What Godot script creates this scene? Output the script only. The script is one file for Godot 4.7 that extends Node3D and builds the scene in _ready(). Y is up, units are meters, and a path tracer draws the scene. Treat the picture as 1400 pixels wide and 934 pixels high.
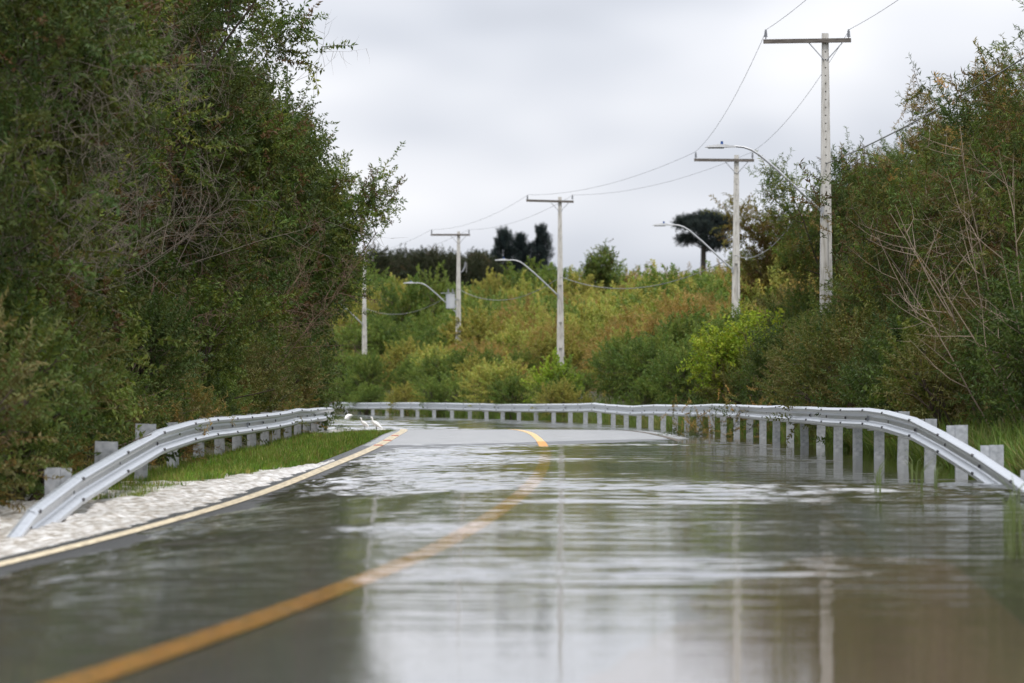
extends Node3D
# A flooded country road: camera, sky and sun first, then the setting, then the things.
# Axes: x to the right, y up, d = metres in front of the camera (d = -z).

var taken := {}
var rng := RandomNumberGenerator.new()
var mats := {}
var sprigs := {}
var noise_a := FastNoiseLite.new()
var noise_b := FastNoiseLite.new()

# ------------------------------------------------------------------ tables
# road centre line: d, x
var CENTRE := Tab.new([Vector2(-10, -3.6), Vector2(4, -2.35), Vector2(12, -1.5), Vector2(21, -0.8), Vector2(29.5, -0.32), Vector2(38, 0.02), Vector2(47, 0.28), Vector2(61, 0.5), Vector2(74, 0.58), Vector2(86, 0.52), Vector2(97, 0.38), Vector2(109, -0.02), Vector2(121, -0.62), Vector2(133, -1.5), Vector2(145, -2.95), Vector2(156, -4.9), Vector2(168, -7.2), Vector2(178, -9.5), Vector2(188, -11.8), Vector2(200, -14.6), Vector2(215, -18.2), Vector2(260, -29.0)])
var RIGHT_RAIL := Tab.new([Vector2(36, 5.06), Vector2(40, 5.1), Vector2(48, 5.18), Vector2(55, 5.23), Vector2(63, 5.28), Vector2(84, 5.27), Vector2(97, 5.06), Vector2(109, 4.68), Vector2(121, 4.1), Vector2(133, 3.25), Vector2(145, 1.98), Vector2(156, 0.25), Vector2(168, -1.85), Vector2(178, -4.0), Vector2(188, -6.1), Vector2(200, -8.6), Vector2(230, -15.0)])
var LEFT_RAIL := Tab.new([Vector2(33, -4.2), Vector2(52, -4.2), Vector2(72, -4.22), Vector2(85, -4.24), Vector2(97, -4.36), Vector2(105, -4.8), Vector2(115, -5.6)])
var ROAD_Y := Tab.new([Vector2(0, -0.07), Vector2(25, -0.06), Vector2(45, -0.05), Vector2(65, -0.03), Vector2(76, 0.0), Vector2(84, 0.028), Vector2(92, 0.036), Vector2(102, 0.03), Vector2(109, 0.0), Vector2(122, -0.1), Vector2(150, -0.16), Vector2(260, -0.16)])
var LEFT_DROP := Tab.new([Vector2(0, -0.16), Vector2(30, -0.15), Vector2(42, -0.12), Vector2(57, -0.02), Vector2(70, 0.03), Vector2(83, 0.05), Vector2(100, 0.04), Vector2(112, 0.0), Vector2(260, -0.04)])
var RIGHT_DROP := Tab.new([Vector2(0, -0.06), Vector2(60, -0.07), Vector2(78, -0.045), Vector2(88, -0.028), Vector2(104, -0.02), Vector2(118, -0.03), Vector2(260, -0.05)])
var LEFT_VERGE := Tab.new([Vector2(0, -0.5), Vector2(30, -0.42), Vector2(38, -0.32), Vector2(45, -0.17), Vector2(52, -0.07), Vector2(60, -0.02), Vector2(72, 0.01), Vector2(84, 0.04), Vector2(92, 0.01), Vector2(100, -0.08), Vector2(115, -0.25), Vector2(260, -0.3)])

class Tab:   # a smooth curve through points (d, value), sampled every 0.2 m
	var first := 0.0
	var lut := PackedFloat32Array()

	func _init(t: Array) -> void:
		first = t[0].x
		var i := 0
		var n := t.size()
		var d := first
		while d < t[n - 1].x:
			while t[i + 1].x < d:
				i += 1
			var p1: Vector2 = t[i]
			var p2: Vector2 = t[i + 1]
			var p0: Vector2 = t[maxi(i - 1, 0)]
			var p3: Vector2 = t[mini(i + 2, n - 1)]
			var h := p2.x - p1.x
			var m1 := (p2.y - p0.y) / maxf(p2.x - p0.x, 0.001)
			var m2 := (p3.y - p1.y) / maxf(p3.x - p1.x, 0.001)
			var u := (d - p1.x) / h
			var u2 := u * u
			var u3 := u2 * u
			lut.append(p1.y * (2 * u3 - 3 * u2 + 1) + m1 * h * (u3 - 2 * u2 + u) + p2.y * (-2 * u3 + 3 * u2) + m2 * h * (u3 - u2))
			d += 0.2
		lut.append(t[n - 1].y)

func table(t: Tab, d: float) -> float:
	var f := clampf((d - t.first) * 5.0, 0.0, t.lut.size() - 1.001)
	var i := int(f)
	return lerpf(t.lut[i], t.lut[i + 1], f - i)

func P(x: float, y: float, d: float) -> Vector3:
	return Vector3(x, y, -d)

func level(d: float) -> float:   # the flood runs slightly downhill away from the camera on the first stretch
	var e := maxf(0.0, 27.0 - d)
	return 0.0065 * e * e / (e + 4.0)

func road_y(d: float, off: float) -> float:
	var k := clampf(absf(off) / 3.1, 0.0, 1.35)
	var drop := table(LEFT_DROP, d) if off < 0.0 else table(RIGHT_DROP, d)
	return table(ROAD_Y, d) + level(d) + drop * k * k * (1.6 - 0.6 * k)

func slope_of(d: float) -> float:
	return (table(CENTRE, d + 0.5) - table(CENTRE, d - 0.5))

func offset_of(x: float, d: float) -> float:
	var s := slope_of(d)
	return (x - table(CENTRE, d)) / sqrt(1.0 + s * s)

func ground_y(x: float, d: float) -> float:
	if d > 262.0 or d < -10.0:
		var far := maxf(0.0, d - 262.0)
		var side := clampf(far / 60.0, 0.0, 1.0)
		return lerpf(ground_y(x, 261.9 if d > 0.0 else -9.9), 6.6 + 0.028 * far - 0.000012 * far * far + 1.2 * noise_a.get_noise_2d(x * 0.6, d * 0.6), side) if d > 0.0 else -0.3
	var off := offset_of(x, d)
	if off > 3.3:
		var v := -0.15 + level(d)
		v += 0.75 * smoothstep(5.3, 8.0, off)
		v += clampf(off - 7.0, 0.0, 90.0) * 0.084 * smoothstep(40.0, 120.0, d) + clampf(off - 7.0, 0.0, 30.0) * 0.05 * (1.0 - smoothstep(40.0, 120.0, d))
		v += 0.12 * noise_a.get_noise_2d(x * 3.0, d * 3.0) * smoothstep(5.0, 8.0, off)
		return lerpf(road_y(d, 3.3) - 0.12, v, smoothstep(3.3, 4.2, off))
	if off < -3.3:
		var w := table(LEFT_VERGE, d)
		w += 0.05 * noise_a.get_noise_2d(x * 8.0, d * 8.0)
		w += smoothstep(4.7, 7.0, -off) * (0.3 - minf(w, 0.0)) + clampf(-off - 7.0, 0.0, 60.0) * 0.05
		return lerpf(road_y(d, -3.3) - 0.1, w, smoothstep(3.3, 3.7, -off))
	return road_y(d, off) - 0.12

# ------------------------------------------------------------------ helpers
func numbered(called: String) -> String:
	var n: int = taken.get(called, 0)
	taken[called] = n + 1
	return called if n == 0 else "%s_%03d" % [called, n]

func tag(o: Node, label: String, category: String, group := "") -> Node:
	o.set_meta("label", label)
	o.set_meta("category", category)
	if group != "":
		o.set_meta("group", group)
	return o

func thing(called: String, label: String, category: String, at: Vector3, group := "") -> Node3D:
	var o := Node3D.new()
	o.name = numbered(called)
	add_child(o)
	o.position = at
	tag(o, label, category, group)
	return o

func put(called: String, m: Mesh, mat: Material, parent: Node = null) -> MeshInstance3D:
	var o := MeshInstance3D.new()
	o.mesh = m
	o.material_override = mat
	if parent == null:
		o.name = numbered(called)
		add_child(o)
	else:
		o.name = called
		parent.add_child(o, true)
	return o

func structure(called: String, m: Mesh, mat: Material, kind := "structure") -> MeshInstance3D:
	var o := put(called, m, mat)
	o.set_meta("kind", kind)
	return o

func lin(r: float, g: float, b: float) -> Color:
	return Color(r, g, b).linear_to_srgb()

func mat(name_: String, c: Color, rough := 0.8, metal := 0.0) -> StandardMaterial3D:
	var m := StandardMaterial3D.new()
	m.resource_name = name_
	m.albedo_color = c
	m.roughness = rough
	m.metallic = metal
	mats[name_] = m
	return m

func noise_tex(seed_: int, freq: float, size: int, ramp: Gradient, octaves := 4, normal := false, bump := 4.0) -> NoiseTexture2D:
	var n := FastNoiseLite.new()
	n.seed = seed_
	n.noise_type = FastNoiseLite.TYPE_SIMPLEX_SMOOTH
	n.frequency = freq
	n.fractal_octaves = octaves
	var t := NoiseTexture2D.new()
	t.width = size
	t.height = size
	t.seamless = true
	t.noise = n
	if normal:
		t.as_normal_map = true
		t.bump_strength = bump
	elif ramp:
		t.color_ramp = ramp
	return t

func ramp(stops: Array) -> Gradient:   # [[at, Color], ...] linear colours
	var g := Gradient.new()
	var o := PackedFloat32Array()
	var c := PackedColorArray()
	for s in stops:
		o.append(s[0])
		c.append((s[1] as Color).linear_to_srgb())
	g.offsets = o
	g.colors = c
	return g

class Geo:
	var v := PackedVector3Array()
	var n := PackedVector3Array()
	var c := PackedColorArray()
	var i := PackedInt32Array()

	func quad(a: Vector3, b: Vector3, cc: Vector3, d: Vector3) -> void:   # a b c d counter-clockwise seen from outside
		var nn := (b - a).cross(d - a).normalized()
		var k := v.size()
		v.append_array(PackedVector3Array([a, b, cc, d]))
		n.append_array(PackedVector3Array([nn, nn, nn, nn]))
		i.append_array(PackedInt32Array([k, k + 2, k + 1, k, k + 3, k + 2]))

	func tri(a: Vector3, b: Vector3, cc: Vector3) -> void:
		var nn := (b - a).cross(cc - a).normalized()
		var k := v.size()
		v.append_array(PackedVector3Array([a, b, cc]))
		n.append_array(PackedVector3Array([nn, nn, nn]))
		i.append_array(PackedInt32Array([k, k + 2, k + 1]))

	func frustum_box(lo: Vector3, lo_half: Vector2, hi: Vector3, hi_half: Vector2) -> void:   # upright, tapered
		var a := []
		for s in [[lo, lo_half], [hi, hi_half]]:
			var o: Vector3 = s[0]
			var h: Vector2 = s[1]
			a.append_array([o + Vector3(-h.x, 0, h.y), o + Vector3(h.x, 0, h.y), o + Vector3(h.x, 0, -h.y), o + Vector3(-h.x, 0, -h.y)])
		for k in 4:
			quad(a[k], a[(k + 1) % 4], a[4 + (k + 1) % 4], a[4 + k])
		quad(a[4], a[5], a[6], a[7])
		quad(a[3], a[2], a[1], a[0])

	func box(centre: Vector3, half: Vector3, b := Basis.IDENTITY) -> void:
		var a := []
		for y in [-1, 1]:
			for xz in [[-1, 1], [1, 1], [1, -1], [-1, -1]]:
				a.append(centre + b * Vector3(xz[0] * half.x, y * half.y, xz[1] * half.z))
		for k in 4:
			quad(a[k], a[(k + 1) % 4], a[4 + (k + 1) % 4], a[4 + k])
		quad(a[4], a[5], a[6], a[7])
		quad(a[3], a[2], a[1], a[0])

	func tube(pts: PackedVector3Array, radii: PackedFloat32Array, sides: int, squash := 1.0) -> void:
		var side := Vector3.ZERO
		var first := v.size()
		var m := pts.size()
		for k in m:
			var t: Vector3
			if k == 0:
				t = pts[1] - pts[0]
			elif k == m - 1:
				t = pts[k] - pts[k - 1]
			else:
				t = pts[k + 1] - pts[k - 1]
			t = t.normalized()
			if side == Vector3.ZERO:
				side = t.cross(Vector3.UP if absf(t.y) < 0.9 else Vector3.RIGHT).normalized()
			else:
				side = (side - t * side.dot(t)).normalized()
			var up := side.cross(t)
			var r := radii[k]
			for s in sides:
				var a := TAU * s / sides
				var e := side * cos(a) + up * sin(a)
				v.append(pts[k] + side * cos(a) * r + up * sin(a) * r * squash)
				n.append(e)
		for k in m - 1:
			for s in sides:
				var a := first + k * sides + s
				var b := first + k * sides + (s + 1) % sides
				i.append_array(PackedInt32Array([a, b, a + sides, b, b + sides, a + sides]))

	func mesh() -> ArrayMesh:
		var a := []
		a.resize(Mesh.ARRAY_MAX)
		a[Mesh.ARRAY_VERTEX] = v
		a[Mesh.ARRAY_NORMAL] = n
		if c.size() == v.size() and c.size() > 0:
			a[Mesh.ARRAY_COLOR] = c
		a[Mesh.ARRAY_INDEX] = i
		var m := ArrayMesh.new()
		m.add_surface_from_arrays(Mesh.PRIMITIVE_TRIANGLES, a)
		return m

func grid_mesh(nx: int, nd: int, f: Callable, keep = null) -> ArrayMesh:   # f(i, k) -> Vector3, smooth normals
	var v := PackedVector3Array()
	var n := PackedVector3Array()
	var idx := PackedInt32Array()
	v.resize(nx * nd)
	n.resize(nx * nd)
	for k in nd:
		for i in nx:
			v[k * nx + i] = f.call(i, k)
	for k in nd:
		for i in nx:
			var a := v[k * nx + mini(i + 1, nx - 1)] - v[k * nx + maxi(i - 1, 0)]
			var b := v[mini(k + 1, nd - 1) * nx + i] - v[maxi(k - 1, 0) * nx + i]
			n[k * nx + i] = a.cross(b).normalized()   # x cross (-z) = y
	for k in nd - 1:
		for i in nx - 1:
			var p := k * nx + i
			if keep != null and not keep.call(v[p]):
				continue
			idx.append_array(PackedInt32Array([p, p + nx, p + 1, p + 1, p + nx, p + nx + 1]))
	var a := []
	a.resize(Mesh.ARRAY_MAX)
	a[Mesh.ARRAY_VERTEX] = v
	a[Mesh.ARRAY_NORMAL] = n
	a[Mesh.ARRAY_INDEX] = idx
	var m := ArrayMesh.new()
	m.add_surface_from_arrays(Mesh.PRIMITIVE_TRIANGLES, a)
	return m

# ------------------------------------------------------------------ leaves
func sprig_mesh(seed_: int, length: float, leaves: int, leaf_l: float, leaf_w: float, open_: float, stem := true) -> ArrayMesh:
	var r := RandomNumberGenerator.new()
	r.seed = seed_
	var g := Geo.new()
	var bend := Vector3(r.randf_range(-0.25, 0.25), 0, r.randf_range(-0.25, 0.25))
	if stem:
		var w := 0.006
		for q in [Vector3(w, 0, 0), Vector3(0, 0, w)]:
			var top := Vector3(0, length, 0) + bend * length
			var mid := Vector3(0, length * 0.5, 0) + bend * length * 0.25
			g.quad(-q, q, mid + q * 0.8, mid - q * 0.8)
			g.quad(mid - q * 0.8, mid + q * 0.8, top + q * 0.3, top - q * 0.3)
		for k in g.v.size():
			g.c.append(Color(0.9, 0.62, 0.5))
	for k in leaves:
		var t := (k + r.randf()) / leaves
		var base := Vector3(0, length * t, 0) + bend * length * t * t
		var a := r.randf() * TAU
		var out := Vector3(cos(a), 0, sin(a))
		var dir := (out * open_ + Vector3.UP * r.randf_range(0.2, 1.0) + bend).normalized()
		if r.randf() < 0.3:
			dir = (dir + Vector3.DOWN * r.randf_range(0.3, 0.9)).normalized()
		var side := dir.cross(Vector3(r.randf_range(-1, 1), r.randf_range(-0.2, 1), r.randf_range(-1, 1))).normalized()
		var up := side.cross(dir)
		var l := leaf_l * r.randf_range(0.65, 1.25)
		var w := leaf_w * r.randf_range(0.7, 1.2)
		var m1 := base + dir * l * 0.45 + side * w * 0.5 + up * w * 0.22
		var m2 := base + dir * l * 0.45 - side * w * 0.5 + up * w * 0.22
		var tip := base + dir * l - up * l * 0.12
		g.tri(base, m1, tip)
		g.tri(base, tip, m2)
		var b := r.randf_range(0.7, 1.3)
		var warm := r.randf_range(0.9, 1.15)
		for q in 6:
			g.c.append(Color(b * warm, b, b * r.randf_range(0.8, 1.0)))
	return g.mesh()

func tuft_mesh(seed_: int, blades: int, h: float, spread: float, w: float) -> ArrayMesh:
	var r := RandomNumberGenerator.new()
	r.seed = seed_
	var g := Geo.new()
	for k in blades:
		var a := r.randf() * TAU
		var out := Vector3(cos(a), 0, sin(a))
		var base := out * spread * r.randf() * 0.5
		var side := out.rotated(Vector3.UP, PI / 2 + r.randf_range(-0.5, 0.5)) * w * r.randf_range(0.7, 1.2)
		var hh := h * r.randf_range(0.5, 1.15)
		var lean := r.randf_range(0.1, 0.75)
		var p1 := base + Vector3.UP * hh * 0.5 + out * hh * lean * 0.25
		var p2 := base + Vector3.UP * hh * (1.0 - lean * 0.25) + out * hh * lean * 0.85
		g.quad(base - side, base + side, p1 + side * 0.8, p1 - side * 0.8)
		g.tri(p1 - side * 0.8, p1 + side * 0.8, p2)
		var b := r.randf_range(0.7, 1.3)
		for q in 7:
			g.c.append(Color(b * r.randf_range(0.9, 1.2), b, b * 0.9))
	return g.mesh()

class Bunch:   # collects copies for one MultiMesh
	var buf := PackedFloat32Array()
	var count := 0

	func add(p: Vector3, dir: Vector3, roll: float, s: float, col: Color) -> void:
		var y := dir.normalized()
		var x := y.cross(Vector3(0.31, 0.2, 0.93)).normalized()
		var z := x.cross(y)
		var cr := cos(roll)
		var sr := sin(roll)
		var bx := (x * cr + z * sr) * s
		var bz := (z * cr - x * sr) * s
		y *= s
		buf.append_array(PackedFloat32Array([bx.x, y.x, bz.x, p.x, bx.y, y.y, bz.y, p.y, bx.z, y.z, bz.z, p.z, col.r, col.g, col.b, 1.0]))
		count += 1

func scatter(called: String, b: Bunch, m: Mesh, material: Material, parent: Node = null) -> MultiMeshInstance3D:
	var mm := MultiMesh.new()
	mm.transform_format = MultiMesh.TRANSFORM_3D
	mm.use_colors = true
	mm.mesh = m
	mm.instance_count = b.count
	mm.buffer = b.buf
	var o := MultiMeshInstance3D.new()
	o.multimesh = mm
	o.material_override = material
	if parent == null:
		o.name = numbered(called)
		add_child(o)
	else:
		o.name = called
		parent.add_child(o, true)
	return o

func tint(cols: Array, r: RandomNumberGenerator) -> Color:
	var a: Color = cols[r.randi() % cols.size()]
	var k := r.randf_range(0.75, 1.3)
	return Color(a.r * k * r.randf_range(0.92, 1.1), a.g * k, a.b * k)

func shoot(p: Vector3, c: Color, r: RandomNumberGenerator) -> Color:   # some leaves are withered, some branches bear yellower leaves
	if r.randf() < 0.07 + 0.25 * noise_a.get_noise_3d(p.x * 20.0 + 50.0, p.y * 20.0, p.z * 9.0):
		return Color(0.13, 0.085, 0.045)
	return c.lerp(Color(0.095, 0.095, 0.03), clampf(1.3 * noise_a.get_noise_3d(p.x * 38.0, p.y * 38.0, p.z * 16.0), 0.0, 0.6))

# ------------------------------------------------------------------ trees
# o: h height, r crown radius, stems, lean (Vector3), leaf sprig name, cols, dense (sprigs per tip), size (sprig scale), low (share of height free of leaves), bark material, fine (twig tubes)
func grow(r: RandomNumberGenerator, g: Geo, tips: Array, p: Vector3, dir: Vector3, length: float, rad: float, lvl: int, o: Dictionary) -> void:
	var last: bool = lvl >= int(o.get("levels", 2))
	var seg := 6 if lvl == 0 else (4 if lvl == 1 else 3)
	var pts := PackedVector3Array([p])
	var rr := PackedFloat32Array([rad])
	var q := p
	var d := dir.normalized()
	var wob: float = o.get("wobble", 0.22)
	var trop: float = o.get("tropism", 0.12)
	for k in seg:
		d = (d + Vector3(r.randfn(0, wob), r.randfn(0, wob * 0.7) + trop, r.randfn(0, wob)) * (0.6 if lvl == 0 else 1.0)).normalized()
		q += d * length / seg
		pts.append(q)
		rr.append(rad * (1.0 - 0.8 * (k + 1.0) / seg))
		if last or (lvl >= 1 and k >= seg - 2):
			tips.append([q, d])
	if lvl < 2 or o.get("fine", true):
		g.tube(pts, rr, 6 if lvl == 0 else (4 if lvl == 1 else 3))
	if last:
		return
	var kids: int = o.get("kids0", 9) if lvl == 0 else o.get("kids1", 7)
	for k in kids:
		var t := lerpf(o.get("from", 0.25) if lvl == 0 else 0.2, 1.0, (k + r.randf()) / kids)
		var f := t * seg
		var j := mini(int(f), seg - 1)
		var b := pts[j].lerp(pts[j + 1], f - j)
		var along := (pts[j + 1] - pts[j]).normalized()
		var a := r.randf() * TAU
		var side := along.cross(Vector3(cos(a), 0.3, sin(a))).normalized()
		var nd := along.lerp(side, r.randf_range(0.45, 0.8)).normalized()
		var nl := length * r.randf_range(0.3, 0.55) * (1.15 - 0.5 * t) * float(o.get("reach", 1.0))
		grow(r, g, tips, b, nd, nl, rr[j] * 0.55 + 0.002, lvl + 1, o)

func tree(called: String, label: String, category: String, at: Vector3, seed_: int, o: Dictionary, group := "") -> Node3D:
	var t := thing(called, label, category, at, group)
	var r := RandomNumberGenerator.new()
	r.seed = seed_
	var g := Geo.new()
	var tips := []
	var h: float = o.h
	var stems: int = o.get("stems", 3)
	var lean: Vector3 = o.get("lean", Vector3.ZERO)
	for s in stems:
		var a := TAU * (s + r.randf() * 0.7) / stems
		var sp: float = o.get("spread", 0.45)
		var d := (Vector3.UP + Vector3(cos(a), 0, sin(a)) * sp * r.randf_range(0.4, 1.1) + lean).normalized()
		grow(r, g, tips, Vector3(cos(a), 0, sin(a)) * 0.12 * (stems - 1) - Vector3(0, 0.1, 0), d, h * r.randf_range(0.72, 0.95), h * float(o.get("girth", 0.008)), 0, o)
	put("trunk", g.mesh(), o.get("bark", mats.bark), t)
	var dense: float = o.get("dense", 3.0)
	if dense > 0.0:
		var b := Bunch.new()
		var jit: float = o.get("jitter", 0.22)
		var low: float = o.get("low", 0.0) * h
		for tip in tips:
			var n := int(dense + r.randf())
			for k in n:
				var p: Vector3 = tip[0] + Vector3(r.randfn(0, jit), r.randfn(0, jit), r.randfn(0, jit))
				if p.y < low:
					continue
				var dir: Vector3 = tip[1] + Vector3(r.randfn(0, 0.6), r.randfn(0.1, 0.5), r.randfn(0, 0.6))
				b.add(p, dir, r.randf() * TAU, float(o.get("size", 1.0)) * r.randf_range(0.75, 1.3), shoot(p + at, tint(o.cols, r), r))
		if b.count > 0:
			scatter("crown", b, sprigs[o.get("leaf", "small")], mats.leaf, t).set_meta("kind", "stuff")
	return t

# a rounded bush: clumps of sprigs over domes, with a few stems inside
func bush(called: String, label: String, category: String, at: Vector3, seed_: int, o: Dictionary, group := "") -> Node3D:
	var t := thing(called, label, category, at, group)
	bush_parts(t, seed_, o)
	return t

func bush_parts(t: Node3D, seed_: int, o: Dictionary) -> void:
	var r := RandomNumberGenerator.new()
	r.seed = seed_
	var g := Geo.new()
	var b := Bunch.new()
	var h: float = o.h
	var rad: float = o.r
	var clumps: int = o.get("clumps", 9)
	var n: int = o.get("n", 360)
	for k in clumps:
		var a := r.randf() * TAU
		var q := sqrt(r.randf()) * rad * 0.7
		var fall := 1.0 - 0.5 * pow(q / rad, 2.0)
		var top := h * fall * r.randf_range(0.62, 1.0)
		var cr := rad * r.randf_range(0.32, 0.55)
		var c := Vector3(cos(a) * q, maxf(top - cr * 0.8, cr * 0.5), sin(a) * q)
		var foot := Vector3(cos(a) * q * 0.25, -0.15, sin(a) * q * 0.25)
		var mid := foot.lerp(c, 0.5) + Vector3(r.randfn(0, 0.1), 0.1, r.randfn(0, 0.1))
		g.tube(PackedVector3Array([foot, mid, c, c + Vector3(r.randfn(0, 0.3), cr * 0.8, r.randfn(0, 0.3))]), PackedFloat32Array([0.035, 0.025, 0.014, 0.005]), 4)
		for s in 5:
			var e := c + Vector3(r.randfn(0, 1), r.randf_range(0.1, 1.2), r.randfn(0, 1)).normalized() * cr * 1.05
			g.tube(PackedVector3Array([mid.lerp(c, r.randf()), c.lerp(e, 0.5) + Vector3(0, 0.06, 0), e]), PackedFloat32Array([0.012, 0.008, 0.003]), 3)
		var base: Color = o.cols[r.randi() % o.cols.size()]
		for s in int(n / clumps):
			var u := Vector3(r.randfn(0, 1), r.randfn(0.25, 1), r.randfn(0, 1)).normalized()
			var p := c + u * cr * (0.55 + 0.5 * sqrt(r.randf())) * Vector3(1.0, float(o.get("tall", 1.15)), 1.0)
			if p.y < -0.1:
				p.y = r.randf() * 0.3
			var col := base.lerp(tint(o.cols, r), 0.55)
			b.add(p, u + Vector3(r.randfn(0, 0.5), r.randf_range(0.0, 0.9), r.randfn(0, 0.5)), r.randf() * TAU, float(o.get("size", 1.0)) * r.randf_range(0.7, 1.3), col)
	put("trunk", g.mesh(), o.get("bark", mats.bark), t)
	if o.get("solid", false):
		put("crown", solid(b, sprigs[o.get("leaf", "large")]), mats.leaf, t)
	else:
		scatter("crown", b, sprigs[o.get("leaf", "large")], mats.leaf, t).set_meta("kind", "stuff")

func solid(b: Bunch, m: ArrayMesh) -> ArrayMesh:   # the same copies joined into one mesh
	var src := m.surface_get_arrays(0)
	var sv: PackedVector3Array = src[Mesh.ARRAY_VERTEX]
	var sn: PackedVector3Array = src[Mesh.ARRAY_NORMAL]
	var sc: PackedColorArray = src[Mesh.ARRAY_COLOR]
	var si: PackedInt32Array = src[Mesh.ARRAY_INDEX]
	var g := Geo.new()
	for k in b.count:
		var q := b.buf.slice(k * 16, k * 16 + 16)
		var t := Transform3D(Vector3(q[0], q[4], q[8]), Vector3(q[1], q[5], q[9]), Vector3(q[2], q[6], q[10]), Vector3(q[3], q[7], q[11]))
		var first := g.v.size()
		g.v.append_array(t * sv)
		g.n.append_array(Transform3D(t.basis.orthonormalized(), Vector3.ZERO) * sn)
		for c in sc:
			g.c.append(Color(c.r * q[12], c.g * q[13], c.b * q[14]))
		for e in si:
			g.i.append(e + first)
	return g.mesh()

func clone(src: Node3D, at: Vector3, turn: float, s: Vector3, label := "", group := "") -> Node3D:
	var c := src.duplicate() as Node3D
	c.name = numbered(String(src.get_meta("base_name")))
	add_child(c)
	c.position = at
	c.rotation.y = turn
	c.scale = s
	if label != "":
		c.set_meta("label", label)
	if group != "":
		c.set_meta("group", group)
	return c

# ------------------------------------------------------------------ scene
func _ready() -> void:
	rng.seed = 4711
	noise_a.seed = 3
	noise_a.frequency = 0.02
	noise_b.seed = 8
	noise_b.frequency = 0.9
	camera_and_light()
	materials()
	setting()
	guardrails()
	power_line()
	birds_and_studs()
	left_thicket()
	right_thicket()
	hillside()
	far_trees()
	small_plants()

func camera_and_light() -> void:
	var cam := Camera3D.new()
	cam.name = "camera"
	add_child(cam)
	cam.position = Vector3(0, 0.94, 0)
	cam.rotation.x = atan(73.0 / 5500.0)
	var lens := CameraAttributesPhysical.new()
	lens.frustum_focal_length = 141.3
	lens.frustum_focus_distance = 68.0
	lens.frustum_near = 0.5
	lens.frustum_far = 4000.0
	lens.exposure_aperture = 3.2
	cam.attributes = lens
	cam.fov = 2.0 * rad_to_deg(atan(467.0 / 5500.0))
	cam.near = 0.5
	cam.far = 4000.0
	cam.current = true

	# overcast sky: grey cloud with soft flat bands, brighter towards the zenith as an overcast sky is
	var sky_img := Image.create(2048, 1024, false, Image.FORMAT_RGBF)
	var n1 := FastNoiseLite.new()
	n1.seed = 21
	n1.frequency = 1.0
	n1.fractal_octaves = 4
	for y in 1024:
		var el := (0.5 - (y + 0.5) / 1024.0) * PI
		var up := sin(el)
		var base := 0.605 * (1.0 + 1.5 * maxf(up, 0.0))
		for x in 2048:
			if y > 530:
				sky_img.set_pixel(x, y, Color(0.2, 0.2, 0.2))
				continue
			var az := (x + 0.5) / 2048.0 * TAU
			var q := Vector3(cos(az) * 4.6, el * 19.0 / (1.0 + 2.5 * maxf(up, 0.0)), sin(az) * 4.6)
			var c := n1.get_noise_3dv(q * 1.25)
			var shade := 1.0 + 0.44 * c
			var cold := clampf(0.5 - c * 1.4, 0.0, 1.0)
			var l := base * shade
			sky_img.set_pixel(x, y, Color(l * lerpf(0.985, 0.935, cold), l * lerpf(0.998, 0.985, cold), l * lerpf(1.04, 1.09, cold)))
	var pano := PanoramaSkyMaterial.new()
	pano.panorama = ImageTexture.create_from_image(sky_img)
	var env := Environment.new()
	env.background_mode = Environment.BG_SKY
	env.sky = Sky.new()
	env.sky.sky_material = pano
	env.tonemap_mode = Environment.TONE_MAPPER_LINEAR
	env.tonemap_exposure = 1.3
	env.sdfgi_enabled = true
	env.ssao_enabled = true
	env.ssil_enabled = true
	var we := WorldEnvironment.new()
	we.name = "environment"
	we.environment = env
	add_child(we)

	var sun := DirectionalLight3D.new()
	sun.name = "sun"
	sun.light_energy = 0.5
	sun.light_angular_distance = 14.0
	sun.light_color = Color(1.0, 0.97, 0.93)
	sun.shadow_enabled = true
	sun.rotation_degrees = Vector3(-60, 28, 0)
	add_child(sun)

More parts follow.
